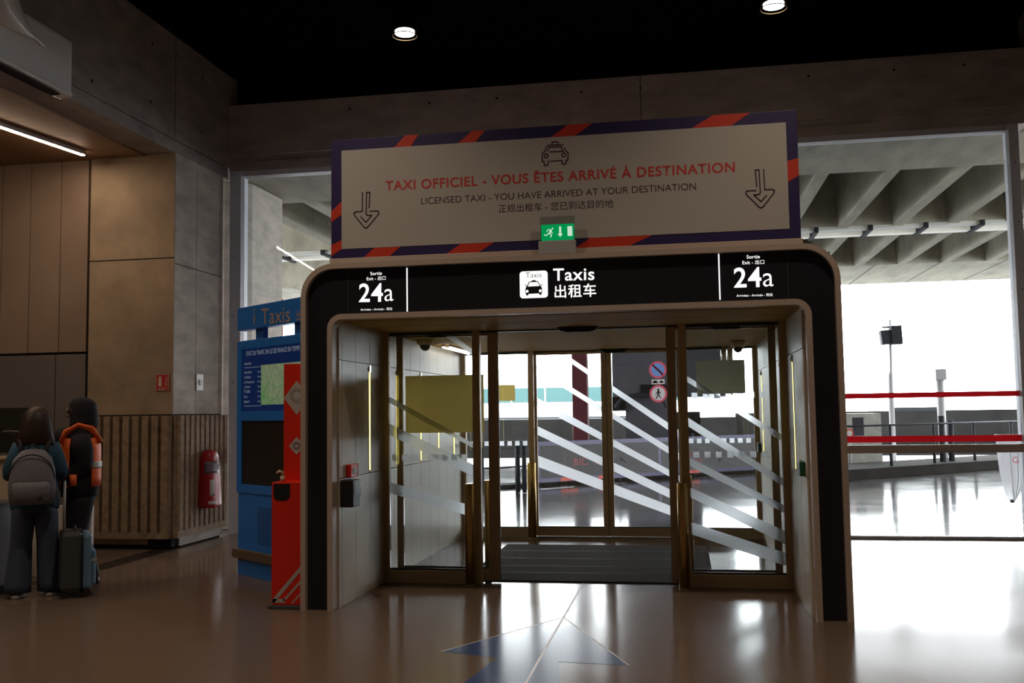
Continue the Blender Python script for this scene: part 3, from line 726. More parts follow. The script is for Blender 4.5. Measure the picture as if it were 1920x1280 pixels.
# emergency exit light
ex = thing('exit_sign', (1.83, .03, PT), 'green lit emergency exit sign standing in front of the banner', 'sign')
MB().box(1.686, 1.978, .005, .06, PT + .001, 2.888).build('base', LGREY, ex, .004)
MB().box(1.70, 1.972, .028, .036, 2.888, 3.08).build('acrylic_plate', ACRYL, ex)
g0, g1, gz0, gz1 = 1.708, 1.966, 2.892, 3.018
MB().box(g0, g1, .022, .027, gz0, gz1).build('green_face', GREENL, ex)
E5 = lambda X, Y: (g0 + (X - 300) / (1230 - 300) * (g1 - g0), gz1 - (Y - 330) / (750 - 330) * (gz1 - gz0))
mb = MB()
mb.plate(circle(*E5(625, 440), .0065, 12), .0205, .001)
mb.stroke([E5(580, 475), (E5(530, 560))], .013, .0205, .001); mb.stroke([E5(530, 560), E5(590, 600), E5(570, 665)], .008, .0205, .001)
mb.stroke([E5(520, 560), E5(460, 610), E5(385, 605)], .008, .0205, .001); mb.stroke([E5(570, 470), E5(500, 460), E5(455, 520)], .006, .0205, .001); mb.stroke([E5(600, 490), E5(590, 540), E5(625, 560)], .006, .0205, .001)
mb.build('running_figure', GREENW, ex)
MB().plate([E5(*p) for p in ((810, 395), (870, 395), (870, 585), (910, 590), (838, 672), (765, 590), (810, 585))], .0205, .001).build('arrow_symbol', GREENW, ex)
MB().plate([E5(*p) for p in ((1045, 400), (1180, 400), (1185, 655), (1050, 655))], .0205, .001).build('door_symbol', GREENW, ex)

# ================================================================== LEFT SIDE THINGS
# blue taxi information kiosk
KO = Vector((-1.639, 1.67, 0)); KU = Vector((.8, -.6, 0)); KN = Vector((-.6, -.8, 0))     # front face origin, along, outward
def KP(px, py, off=0.):
    d = ray(px, py); P0 = KO + KN * off; tt = (P0 - CAM).dot(KN) / d.dot(KN); return CAM + d * tt
kiosk = thing('information_kiosk', KO, 'tall blue taxi information kiosk with screen left of the portal', 'kiosk')
KW = 1.5
def kb(u0, u1, d0, d1, z0, z1):
    return MB().obox(KO + KU * u0 - KN * d1 + Vector((0, 0, z0)), KU * (u1 - u0), -KN * -(d1 - d0) * 1, Vector((0, 0, z1 - z0)))
# d measured inward from the front face (negative = proud of it)
kb(0, KW, 0, .16, .80, 1.50).build('body', BLUED, kiosk)
def kbm(parts, name, m, parent=kiosk, bev=0.):
    mb = MB()
    for (u0, u1, d0, d1, z0, z1) in parts:
        mb.obox(KO + KU * u0 - KN * d0 + Vector((0, 0, z0)), KU * (u1 - u0), -KN * (d1 - d0), Vector((0, 0, z1 - z0)))
    return mb.build(name, m, parent, bev)
kiosk.children[0].data.clear_geometry()
bpy.data.objects.remove(kiosk.children[0])
kbm([(0, KW, .02, .18, .80, 2.30), (0, .095, 0, .02, .80, 2.30), (KW - .095, KW, 0, .02, .80, 2.30), (.095, KW - .095, 0, .02, 2.215, 2.30), (.095, KW - .095, 0, .02, 1.505, 1.60), (.095, KW - .095, 0, .02, .80, .885)], 'cabinet', BLUE, bev=.004)
kbm([(.02, KW - .02, .01, .17, .0, .795)], 'lower_panel', BLUE, bev=.004)
kbm([(.42, KW - .42, .006, .012, .33, .68)], 'access_hatch', BLUED)
kbm([(-.03, KW + .03, -.03, .19, .16, .25)], 'bumper_rail', BROWNR, bev=.006)
kbm([(0, KW, .0, .1, 2.41, 2.64)], 'header', BLUE, bev=.006)
kbm([(.31, .46, .04, .09, 2.28, 2.42)], 'header_post', BLUED); kbm([(KW - .46, KW - .31, .04, .09, 2.28, 2.42)], 'header_post', BLUED)
scr = kbm([(.095, KW - .095, .014, .02, 1.60, 2.215)], 'screen', SCREEN)
kbm([(.095, KW - .095, .012, .02, .885, 1.505)], 'smoked_panel', SMOKE)
text('lettering', 'i', KP(476, 608), KP(476, 608) + KU * .026, KTEXT, kiosk, yoff=.003)
text('lettering', 'Taxis', KP(490, 608), KP(544, 603), KTEXT, kiosk, yoff=.003, hs=.84)
text('lettering', '出租车', KP(556, 600), KP(556, 600) + KU * .3, KTEXT, kiosk, yoff=.003)
def kt(body, u0, u1, z, hs=1): a = KO + KU * u0 - KN * .012; text('screen_text', body, a + Vector((0, 0, z)), a + KU * (u1 - u0) + Vector((0, 0, z)), SCREENT, scr, hs=hs)
kt('ETAT DU TRAFIC EN ILE DE FRANCE EN TEMPS RÉEL', .17, 1.30, 2.15, 1.3); kt('07/06/2022', .13, .27, 2.06)
for i, (nm, mn) in enumerate((('Saint Cloud', '35 mn'), ('La Défense', '38 mn'), ('La Montparnasse', '37 mn'), ('La Nation', '28 mn'), ('P. Italie', '33 mn'), ('Bercy', '27 mn'), ('Bagnolet', '19 mn'))):
    z = 1.975 - i * .048; kt(nm, .13, .13 + .0135 * len(nm), z, 1.1); kt(mn, .40, .46, z, 1.1)
kbm([(.13, .46, .012, .014, 2.03, 2.034), (.13, .46, .012, .014, 1.65, 1.654)], 'rule_line', SCREENT, scr)
kbm([(.47, 1.33, .010, .014, 1.66, 2.045)], 'traffic_map', MAPG, scr)
mb = MB()
for i in range(16):
    u = random.uniform(.5, 1.3); z = random.uniform(1.7, 2.0); a = KO - KN * .009
    pts = [a + KU * min(1.32, max(.475, u + random.uniform(-.25, .25))) + Vector((0, 0, min(2.04, max(1.665, z + random.uniform(-.18, .18))))) for _ in range(4)]
    mb.tube(pts, .0022, 5)
mb.build('map_roads', MAPL, scr)
# red hand-sanitiser stand
rs = thing('sanitiser_stand', (-.42, .2, 0), 'red hand sanitiser stand with tall board against the portal edge', 'stand')
MB().box(-.548, -.292, .05, .32, .03, 1.013).build('column', RED, rs, .006)
MB().box(-.57, -.288, .03, .34, 0, .03).build('foot_plate', DGREY, rs, .004)
MB().extrude([(x, .046, z) for x, z in ((-.53, 1.0), (-.53, .90), (-.515, .875), (-.49, .866), (-.43, .866), (-.405, .875), (-.39, .90), (-.39, 1.0))], (0, .004, 0)).build('recess', BLK, rs)
MB().tube([(-.475, .10, 1.013), (-.475, .10, 1.06)], [.02, .018], 12).build('pump_neck', CREAM, rs)
MB().tube([(-.475, .10, 1.05), (-.475, .10, 1.09), (-.495, .08, 1.10), (-.515, .065, 1.085)], [.013, .013, .012, .008], 10).build('pump_head', CREAM, rs)
MB().box(-.528, -.292, .24, .27, 1.01, 1.985).build('board', RED, rs, .004)
for cz, h, wd in ((1.70, .145, .112), (1.30, .075, .068)):
    mb = MB(); cx = -.412; mb.plate([(cx - wd, cz), (cx, cz - h), (cx + wd, cz), (cx, cz + h)], .2385, .0015)
    mb.stroke(circle(cx, cz + .02 * (h > .1), h * .28, 20), .004, .2375, .001, 1, True); mb.stroke(circle(cx, cz + .02 * (h > .1), h * .4, 20), .003, .2375, .001, 1, True)
    mb.build('diamond_symbol', [SIGNW, SIGND], rs)
mb = MB()
for a, b, w_ in (((-.53, .06), (-.30, .32), .03), ((-.44, .07), (-.30, .215), .018), ((-.37, .05), (-.30, .12), .012)): mb.stroke([a, b], w_, .0485, .0015)
mb.stroke([(-.53, .065), (-.44, .065)], .03, .0485, .0015)
mb.build('white_stripes', SIGNW, rs)
# covered fire extinguisher on the ribbed dado
fe = thing('fire_extinguisher', (FX + .15, 3.88, .43), 'fire extinguisher under a red vinyl cover on the ribbed wall', 'extinguisher')
cx, cy = FX + .15, 3.88
mb = MB()
mb.loft([(cx, cy, .45, .12, .185), (cx, cy, .47, .125, .19), (cx, cy, .75, .115, .17), (cx, cy, .98, .105, .15), (cx, cy, 1.06, .095, .135), (cx, cy, 1.12, .07, .10), (cx, cy, 1.14, .03, .05)], 24, 0, 2.6)
mb.build('cover', REDV, fe)
MB().tube([(cx, cy, .43), (cx, cy, .46)], [.11, .11], 20).build('cylinder', RED, fe)
# a window patch on the side of the cover that faces the hall
def conepatch(name, z0, z1, a0, a1, m, off=.004):
    mb = MB(); n = 8; nz = 4; vs = []
    for j in range(nz + 1):
        z = z0 + (z1 - z0) * j / nz; k = min(1, max(0, (z - .46) / .52)); rx = .125 - .02 * k + off; ry = .19 - .04 * k + off
        for i in range(n + 1):
            a = math.radians(a0 + (a1 - a0) * i / n); c, s_ = math.cos(a), math.sin(a)
            vs.append((cx + rx * math.copysign(abs(c) ** (2 / 2.6), c), cy + ry * math.copysign(abs(s_) ** (2 / 2.6), s_), z))
    fs_ = [(j * (n + 1) + i, j * (n + 1) + i + 1, (j + 1) * (n + 1) + i + 1, (j + 1) * (n + 1) + i) for j in range(nz) for i in range(n)]
    o = mb.add(vs, fs_, 0, True).build(name, m, fe); so = o.modifiers.new('s', 'SOLIDIFY'); so.thickness = .003; return o
conepatch('clear_window', .86, 1.0, -85, 10, mat('cloudy_vinyl', (.22, .18, .22), .15))
conepatch('label', .58, .78, -52, -22, SIGNW); conepatch('label', .48, .52, -58, -12, SIGNW, .005)
# extinguisher sign and switch
t = thing('extinguisher_sign', (-3.35, YB, 1.97), 'red fire extinguisher sign on the lamp-tinted wall', 'sign')
MB().box(-3.436, -3.262, YB - .012, YB - .001, 1.872, 2.073).build('plate', mat('fire_red', (.50, .03, .03), .45), t)
mb = MB(); mb.stroke([(-3.43, 1.878), (-3.268, 1.878), (-3.268, 2.067), (-3.43, 2.067)], .006, YB - .014, .0015, closed=True)
mb.plate([(-3.40, 1.925), (-3.36, 1.925), (-3.36, 2.02), (-3.372, 2.035), (-3.372, 2.047), (-3.388, 2.047), (-3.388, 2.035), (-3.40, 2.02)], YB - .014, .0015)
for k in range(4): mb.stroke([(-3.315 + .002 * k, 1.935 + .026 * k), (-3.29, 1.95 + .026 * k), (-3.275, 1.94 + .03 * k)], .008, YB - .014, .0015)
mb.stroke([(-3.41, 1.905), (-3.285, 1.905)], .004, YB - .014, .0015)
mb.plate(circle(-3.38, 1.89, .009, 10), YB - .014, .0015); mb.plate(circle(-3.34, 1.89, .009, 10), YB - .014, .0015)
mb.build('symbol', mat('sign_cream', (.6, .5, .38), .5), t)
t = thing('wall_switch', (FX, 3.88, 1.985), 'white wall switch plate on the grey concrete return', 'switch')
MB().box(FX, FX + .018, 3.79, 3.965, 1.885, 2.088).build('plate', WHITE, t, .004); MB().box(FX + .018, FX + .03, 3.845, 3.91, 1.95, 2.02).build('rocker', LGREY, t, .003)

# white wall-mounted unit with curved glossy hood, upper left
wu = thing('air_unit', (-3.1, .4, 4.7), 'white wall-mounted unit with curved glossy hood at upper left', 'appliance')
mb = MB(); prof = [(FX + .002, 4.70), (FX + .13, 4.72), (FX + .13, 5.25), (FX + .12, 5.285), (FX + .002, 5.30)]
mb.extrude([(x, 1.03, z) for x, z in prof], (0, -2.2, 0)); mb.build('casing', WHITEG, wu, .012)
MB().box(FX + .02, FX + .12, -1.1, .86, 4.685, 4.70).build('outlet_slot', JOINT, wu)
MB().box(FX + .13, FX + .145, -1.17, 1.02, 4.715, 4.755).build('lower_lip', WHITEG, wu, .006)
hood = MB(); vs = []; NU, NV = 18, 10
for j in range(NV + 1):
    for i in range(NU + 1):
        a = PI / 2 * i / NU; yy = .62 - .55 * math.sin(a) - .06 * j; zz = 5.05 + .85 * (1 - math.cos(a)) ; xx = FX + .135 + .16 * math.sin(PI * j / NV) * (.35 + .65 * i / NU)
        vs.append((xx, yy, zz))
hood.add(vs, [(j * (NU + 1) + i, j * (NU + 1) + i + 1, (j + 1) * (NU + 1) + i + 1, (j + 1) * (NU + 1) + i) for j in range(NV) for i in range(NU)], 0, True)
h_ = hood.build('hood', WHITEG, wu); so = h_.modifiers.new('s', 'SOLIDIFY'); so.thickness = .02

# linear lamp in the left soffit
def linlamp(x0, y0, x1, y1, z, label, em=TUBEW, e=60):
    t = thing('linear_lamp', (x0, y0, z), label, 'light'); d = (Vector((x1, y1, 0)) - Vector((x0, y0, 0))); L = d.length; d.normalize(); n = Vector((-d.y, d.x, 0))
    o = Vector((x0, y0, z))
    MB().obox(o - n * .035, d * L, n * .07, Vector((0, 0, .045))).build('housing', ALUG, t); MB().obox(o - n * .022 - Vector((0, 0, .008)), d * L, n * .044, Vector((0, 0, .008))).build('diffuser', em, t)
    return t
linlamp(-5.32, -5.0, -4.20, 2.88, 4.69, 'bright linear lamp under the left wooden soffit')
# hanging downlights
def downlight(x, y, z, label, watt=120):
    t = thing('downlight', (x, y, z), label, 'light', 'black pendant downlights')
    MB().tube([(0 + x, y, z + .02), (x, y, ZC - .01)], .13, 24).build('housing', CEIL, t)
    MB().tube([(x, y, z - .01), (x, y, z + .02)], .11, 28).build('lit_lens', LAMPW, t)
    mb = MB(); n = 32
    for k in range(n):
        a, b = 2 * PI * k / n, 2 * PI * (k + 1) / n
        mb.tube([(x + .137 * math.cos(a), y + .137 * math.sin(a), z - .035), (x + .137 * math.cos(b), y + .137 * math.sin(b), z - .035)], .006, 6, cap=False)
    mb.build('trim_ring', mat('brass_dark', (.3, .22, .12), .35, metal=.8), t)
    l = bpy.data.lights.new('bulb', 'SPOT'); l.energy = watt; l.color = (1, .80, .60); l.spot_size = math.radians(120); l.spot_blend = .8; l.shadow_soft_size = .1
    lo = bpy.data.objects.new('bulb', l); COL.objects.link(lo); lo.location = (x, y, z - .03); par(lo, t)
    return t
downlight(-.18, 2.75, 5.8, 'lit pendant downlight left of the beam centre'); downlight(3.83, 2.85, 5.8, 'lit pendant downlight at the right top of the photo')
for j, y in enumerate((-1.6, -6.0, -10.4)):  # extra downlights out of view, added to brighten the hall
    for i, x in enumerate((-.18, 3.83)):
        downlight(x, y, 5.8, 'added unseen pendant downlight over the hall, %s row behind, %s side' % (('first', 'second', 'third')[j], ('left', 'right')[i]), 215)
mb = MB().tube([(.05, 2.5, ZC - .01), (.16, 1.95, 5.86), (.30, 1.2, 5.86)], .022, 8).build('yellow_pipe', YEL); tag(mb, 'short yellow pipe under the black ceiling', 'pipe')

# counter with screen
dk = thing('information_counter', (-4.4, 1.5, 0), 'cream information counter behind the two people', 'counter')
MB().box(-6.5, -3.80, 1.25, 1.95, .1, 1.16).build('body', CREAM, dk, .006); MB().box(-6.55, -3.76, 1.2, 2.0, 1.16, 1.195).build('worktop', CREAM, dk, .005)
MB().box(-6.4, -3.82, 1.3, 1.9, 0, .1).build('plinth', JOINT, dk)
MB().box(-3.80, -2.972, 1.3, 1.335, .0, .70).build('low_wing', WHITE, dk, .004)
MB().box(-6.4, -3.53, 1.27, 1.28, 1.195, 1.67).build('screen', TINT, dk)
t = thing('low_cabinet', (-3.4, .45, 0), 'low grey cabinet at the left edge of the photo', 'cabinet')
MB().box(-4.0, -3.26, .36, .72, .08, .78).build('body', mat('cabinet_grey', (.12, .10, .09), .5), t, .006); MB().box(-3.98, -3.28, .38, .7, 0, .08).build('plinth', JOINT, t); MB().box(-4.02, -3.24, .34, .74, .78, .81).build('top', DGREY, t, .004)

# ================================================================== PEOPLE
def skinmesh(name, verts, edges, radii, m, parent, root=0, sub=2):
    me = bpy.data.meshes.new(name); me.from_pydata([tuple(v) for v in verts], edges, [])
    o = bpy.data.objects.new(name, me); COL.objects.link(o)
    o.modifiers.new('skin', 'SKIN')
    for i, v in enumerate(me.skin_vertices[0].data):
        r = radii[i]; v.radius = r if isinstance(r, tuple) else (r, r); v.use_root = (i == root)
    s_ = o.modifiers.new('sub', 'SUBSURF'); s_.levels = sub; s_.render_levels = sub
    dg = bpy.context.evaluated_depsgraph_get(); dg.update()
    m2 = bpy.data.meshes.new_from_object(o.evaluated_get(dg)); m2.name = name; bpy.data.objects.remove(o)
    m2.materials.clear(); m2.materials.append(m)
    for p in m2.polygons: p.use_smooth = True
    o = bpy.data.objects.new(name, m2); COL.objects.link(o); par(o, parent); return o
def person(loc, face, h, label, skin, arms, stance):
    """arms: for each side (elbow, wrist) offsets from the shoulder, in body axes (right, forward, up)"""
    f = Vector(face).normalized(); r = Vector((f.y, -f.x, 0)); L = Vector(loc); k = h / 1.75
    P = lambda x, y, z: L + (r * x + f * y) * k + Vector((0, 0, z * k))
    t = thing('person', loc, label, 'person')
    V = []; E = []; R = []
    def add(p, rad, prev=None):
        V.append(P(*p)); R.append(tuple(q * k for q in rad) if isinstance(rad, tuple) else rad * k)
        if prev is not None: E.append((prev, len(V) - 1))
        return len(V) - 1
    pel = add((0, 0, .95), (.13, .10)); wa = add((0, .0, 1.12), (.12, .09), pel); ch = add((0, 0, 1.30), (.14, .10), wa); nb = add((0, -.01, 1.44), (.07, .07), ch)
    nk = add((0, .0, 1.52), .052, nb); hb = add((0, .015, 1.585), .072, nk); hm = add((0, .02, 1.65), (.08, .092), hb); ht = add((0, .015, 1.71), (.062, .075), hm)
    add((0, .125, 1.625), .014, hm)                                 # nose
    for s_ in (-1, 1): add((s_ * .088, .0, 1.635), .014, hm)        # ears
    wr = {}
    for s_ in (-1, 1):
        sh = add((s_ * .165, 0, 1.40), .042, ch); e_, w_ = arms[0 if s_ < 0 else 1]
        el = add((s_ * .17 + e_[0], e_[1], 1.41 + e_[2]), .042, sh); wv = (s_ * .17 + w_[0], w_[1], 1.41 + w_[2]); wi = add(wv, .028, el)
        d = (Vector(w_) - Vector(e_)).normalized(); pal = tuple(Vector(wv) + d * .075); pi_ = add(pal, (.034, .020), wi); wr[s_] = (wv, d)
        side_ = Vector((0, 0, 1)).cross(d); side_ = side_.normalized() if side_.length > .2 else Vector((0, 1, 0))
        for q, (o_, ln) in enumerate(((-.027, .062), (-.009, .075), (.009, .072), (.027, .055))):
            b0 = Vector(pal) + side_ * o_ + d * .03; m0 = b0 + d * ln * .5; e0 = m0 + d * ln * .4 + Vector((0, 0, -.014))
            i0 = add(tuple(m0), .0085, pi_); add(tuple(e0), .007, i0)
        th = Vector(wv) + d * .04 - side_ * .04; t0 = add(tuple(th), .010, wi); add(tuple(th + d * .035 - side_ * .012), .008, t0)
    for s_, (kx, ky, ax, ay) in zip((-1, 1), stance):
        hp = add((s_ * .09, 0, .88), .092, pel); kn = add((s_ * .1 + kx, ky + .015, .50), .058, hp); an = add((s_ * .1 + ax, ay, .085), .038, kn); add((s_ * .1 + ax * 1.1, ay + .14, .035), (.035, .028), an)
    skinmesh('body', V, E, R, skin, t)
    return t, P, f, r, k, wr
# woman with backpack
W0 = (-2.91, .36, 0)
arms = [((-.045, -.02, -.27), (.03, .17, -.36)), ((.045, -.02, -.27), (-.03, .19, -.34))]
wo, P, f, r, k, wr = person(W0, (-.48, .87, 0), 1.655, 'person in a blue sweater and jeans seen from behind wearing a backpack', SKIN1, arms, ((-.01, .0, -.02, .0), (.01, .03, .03, .05)))
rot = math.atan2(f.y, f.x) - PI / 2
def ringsL(P, lst, k, rot): return [(*P(a, b, c)[:2], P(a, b, c)[2], rx * k, ry * k, rot) for a, b, c, rx, ry in lst]
mb = MB(); mb.loft(ringsL(P, [(0, 0, .80, .20, .135), (0, 0, .83, .215, .15), (0, 0, .95, .20, .15), (0, 0, 1.12, .19, .14), (0, 0, 1.28, .205, .145), (0, 0, 1.38, .20, .13), (0, 0, 1.44, .15, .10), (0, .0, 1.49, .07, .07)], k, rot), 28)
for s_, (e_, w_) in zip((-1, 1), arms):
    a = P(s_ * .125, 0, 1.405); b = P(s_ * .17 + e_[0], e_[1], 1.41 + e_[2]); c = P(s_ * .17 + w_[0], w_[1], 1.41 + w_[2]); mid = b.lerp(c, .08)
    mb.tube([a, a.lerp(b, .5), b.lerp(a, .1), mid, b.lerp(c, .5), c], [.075 * k, .082 * k, .075 * k, .072 * k, .062 * k, .048 * k], 16)
mb.build('sweater', SWEAT, wo)
mb = MB(); mb.loft(ringsL(P, [(0, 0, .78, .19, .14), (0, 0, .92, .185, .135), (0, 0, 1.0, .17, .125)], k, rot), 24)
for s_, (kx, ky, ax, ay) in zip((-1, 1), ((-.01, .0, -.02, .0), (.01, .03, .03, .05))):
    mb.loft(ringsL(P, [(s_ * .11 + ax, ay - .005, .045, .115, .12), (s_ * .11 + ax, ay, .12, .115, .115), (s_ * .10 + kx, ky, .50, .095, .10), (s_ * .095, .0, .75, .105, .125), (s_ * .09, 0, .86, .10, .13)], k, rot), 20)
mb.build('trousers', DENIM, wo)
for s_, ax, ay in ((-1, -.02, .0), (1, .03, .05)):
    c = P(s_ * .115 + ax, ay + .03, 0); sh = MB(); sh.loft([(c.x, c.y, .03, .052, .135, rot), (c.x, c.y, .07, .05, .13, rot), (c.x, c.y - .03, .105, .04, .08, rot)], 18, 0, 2.5); so_ = sh.build('shoe', PACKD, wo)
    MB().loft([(c.x, c.y, .0, .055, .14, rot), (c.x, c.y, .032, .056, .141, rot)], 18, 0, 2.5).build('sole', SOLE, so_)
mb = MB(); mb.loft(ringsL(P, [(0, -.05, 1.40, .165, .07), (0, -.045, 1.43, .168, .095), (0, -.03, 1.52, .15, .115), (0, -.015, 1.62, .132, .125), (0, -.005, 1.70, .112, .115), (0, .0, 1.745, .075, .085), (0, .0, 1.765, .02, .025)], k, rot), 24)
mb.build('hair', HAIR, wo)
for s_ in (-1, 1): MB().sphere(P(s_ * .032, .108, 1.645), .009 * k, 0, 8, 6).build('eye', BLK, wo)
MB().box(*(lambda c: (c.x - .02, c.x + .02, c.y - .004, c.y + .004, c.z - .004, c.z + .004))(P(0, .105, 1.585))).build('mouth', mat('lips', (.3, .1, .09), .5), wo)
# grey backpack
bk = thing('backpack', P(0, -.2, 1.1), 'grey canvas backpack with front pocket on the person with jeans', 'backpack')
def bp3(x, z, y): q = P(x, y, z); return q
mb = MB(); mb.loft(ringsL(P, [(0, -.20, .865, .165, .055), (0, -.215, .885, .19, .085), (0, -.22, 1.02, .20, .095), (0, -.215, 1.18, .19, .09), (0, -.20, 1.29, .155, .075), (0, -.185, 1.35, .10, .055), (0, -.175, 1.37, .05, .03)], k, rot), 28, 0, 2.8)
mb.build('main_bag', PACK, bk)
pk = MB().loft(ringsL(P, [(0, -.285, .885, .13, .03), (0, -.30, .91, .15, .05), (0, -.305, 1.02, .155, .05), (0, -.295, 1.075, .15, .035)], k, rot), 24, 0, 3.2).build('pocket', PACK, bk)
MB().tube([P(x, -.325 + abs(x) * .12, 1.075) for x in (-.15, -.1, -.05, 0, .05, .1, .15)], .006, 8).build('zip', PACKD, pk)
q = P(.085, -.358, .925); MB().box(q.x - .035, q.x + .035, q.y - .004, q.y + .03, q.z - .012, q.z + .012).build('brand_patch', PACKD, pk)
MB().tube([P(.19 * math.cos(a), -.25 - .05 * math.sin(a), 1.10 + .22 * math.sin(a)) for a in [PI * i / 12 for i in range(13)]], .006, 8).build('zip', PACKD, bk)
MB().tube([P(x, -.19 - .03 * (1 - (x / .05) ** 2), 1.365 + .05 * (1 - (x / .05) ** 2)) for x in (-.05, -.03, 0, .03, .05)], .009, 8).build('top_handle', PACKD, bk)
for s_ in (-1, 1): MB().tube([P(s_ * .10, -.15, 1.33), P(s_ * .12, -.09, 1.455), P(s_ * .125, .02, 1.475), P(s_ * .13, .135, 1.36), P(s_ * .16, .16, 1.16), P(s_ * .185, -.02, .98), P(s_ * .17, -.15, .92)], [(.012, .022)] * 7, 8).build('shoulder_strap', PACKD, bk)
# guard
G0 = (-2.80, .84, 0)
arms = [((.0, -.03, -.28), (.05, .13, -.44)), ((.05, .24, -.03), (-.02, .50, .02))]
gu, P, f, r, k, wr = person(G0, (-.82, -.57, 0), 1.74, 'person in a black hood and orange hi-vis vest pointing left', SKIN2, arms, ((-.0, .02, -.01, .02), (.0, .0, .01, -.1)))
rot = math.atan2(f.y, f.x) - PI / 2
mb = MB(); mb.loft(ringsL(P, [(0, 0, .84, .19, .165), (0, 0, .95, .185, .17), (0, 0, 1.12, .18, .165), (0, 0, 1.28, .195, .165), (0, 0, 1.39, .19, .14), (0, 0, 1.45, .14, .10), (0, .0, 1.53, .08, .085)], k, rot), 28)
for s_, (e_, w_) in zip((-1, 1), arms):
    a = P(s_ * .125, 0, 1.405); b = P(s_ * .17 + e_[0], e_[1], 1.41 + e_[2]); c = P(s_ * .17 + w_[0], w_[1], 1.41 + w_[2]); mid = b.lerp(c, .08)
    mb.tube([a, a.lerp(b, .5), b.lerp(a, .1), mid, b.lerp(c, .5), c], [.09 * k, .098 * k, .09 * k, .085 * k, .075 * k, .055 * k], 16)
mb.build('jacket', BLKC, gu)
mb = MB(); mb.loft(ringsL(P, [(0, 0, .80, .165, .14), (0, 0, .90, .17, .14), (0, 0, 1.0, .16, .13)], k, rot), 24)
for s_, (kx, ky, ax, ay) in zip((-1, 1), ((-.0, .02, -.01, .02), (.0, .0, .01, -.1))):
    mb.loft(ringsL(P, [(s_ * .10 + ax, ay, .06, .075, .085), (s_ * .10 + ax, ay, .14, .075, .08), (s_ * .10 + kx, ky, .50, .082, .09), (s_ * .09, .0, .78, .10, .125), (s_ * .085, 0, .88, .095, .13)], k, rot), 20)
mb.build('trousers', BLKC, gu)
for s_, ax, ay in ((-1, -.01, .02), (1, .01, -.1)):
    c = P(s_ * .11 + ax, ay + .05, 0); MB().loft([(c.x, c.y, 0, .05, .14, rot), (c.x, c.y, .06, .05, .135, rot), (c.x, c.y, .10, .04, .07, rot)], 18, 0, 2.5).build('shoe', BLK, gu)
mb = MB(); mb.loft(ringsL(P, [(0, -.02, 1.47, .115, .12), (0, -.03, 1.53, .11, .125), (0, -.025, 1.62, .112, .125), (0, -.015, 1.70, .10, .12), (0, -.005, 1.745, .07, .085), (0, .0, 1.765, .025, .03)], k, rot), 24); mb.build('hood', BLKC, gu)
for s_ in (-1, 1): MB().sphere(P(s_ * .032, .118, 1.645), .009 * k, 0, 8, 6).build('eye', SIGNW, gu)
c = P(0, .112, 1.585); MB().box(c.x - .004, c.x + .004, c.y - .02, c.y + .02, c.z - .004, c.z + .004).build('mouth', mat('lips_dark', (.12, .05, .04), .5), gu)
ve = MB()
def vest_shell(z0, z1, n, fr):
    """strip of the vest between heights, following the jacket; fr = list of angle spans (deg, 0 = left side -r, 90 = front)"""
    rz = lambda z: (.195, .178) if z < 1.2 else ((.203, .173) if z < 1.33 else (.20, .155))
    for a0, a1 in fr:
        vs = []; N = 10; Mz = 5
        for j in range(Mz + 1):
            z = z0 + (z1 - z0) * j / Mz; rx, ry = rz(z)
            for i in range(N + 1):
                a = math.radians(a0 + (a1 - a0) * i / N); vs.append(P(-rx * math.cos(a), ry * math.sin(a), z))
        n.add(vs, [(j * (N + 1) + i, j * (N + 1) + i + 1, (j + 1) * (N + 1) + i + 1, (j + 1) * (N + 1) + i) for j in range(Mz) for i in range(N)], 0, True)
vest_shell(.93, 1.38, ve, [(32, 148), (-148, -32)])
for s_ in (-1, 1):
    pts = [P(s_ * .10, .158, 1.33), P(s_ * .105, .12, 1.43), P(s_ * .11, .02, 1.485), P(s_ * .11, -.08, 1.455), P(s_ * .105, -.152, 1.33)]
    ve.tube(pts, [(.008, .045)] * 5, 10)
# strap over the near shoulder, front to back
vo = ve.build('vest', ORANGE, gu); so = vo.modifiers.new('s', 'SOLIDIFY'); so.thickness = .008; so.offset = 1
tp = MB(); vest_shell(1.10, 1.16, tp, [(34, 146), (-146, -34)]); to = tp.build('reflective_band', SILVER, vo); so = to.modifiers.new('s', 'SOLIDIFY'); so.thickness = .013; so.offset = 1
q = P(-.215, .06, 1.0); MB().loft([(q.x, q.y, q.z - .05, .06, .03, rot), (q.x, q.y, q.z + .05, .06, .03, rot)], 12, 0, 4).build('pouch', ORANGE, gu)

# suitcase
sc_ = Vector((-2.57, .44, 0)); a = math.radians(38); ux = Vector((math.cos(a), math.sin(a), 0)); uy = Vector((-math.sin(a), math.cos(a), 0))
su = thing('suitcase', sc_, 'blue and grey wheeled suitcase with raised handle beside the person in jeans', 'suitcase')
def sb(x0, x1, y0, y1, z0, z1, name, m, bev=.0, parent=su): return MB().obox(sc_ + ux * x0 + uy * y0 + Vector((0, 0, z0)), ux * (x1 - x0), uy * (y1 - y0), Vector((0, 0, z1 - z0))).build(name, m, parent, bev)
sb(-.12, .05, -.19, .19, .06, .57, 'shell', CASED, .035); sb(.05, .13, -.18, .18, .07, .55, 'front_panel', CASEB, .03)
sb(.13, .165, -.15, .15, .10, .40, 'front_pocket', CASEB, .015); sb(-.123, .055, -.04, .04, .565, .575, 'centre_band', CASER)
sb(-.123, -.118, -.045, .045, .08, .54, 'back_stripe', CASER); sb(.128, .169, -.151, .151, .30, .325, 'pocket_band', SIGNW if False else LGREY)
MB().tube([sc_ + ux * .05 + uy * (.192 * c_) + Vector((0, 0, z_)) for c_, z_ in ((-1, .1), (-1, .5), (-.9, .565), (.9, .565), (1, .5), (1, .1))], .007, 8).build('zip', BLK, su)
hd = MB(); 
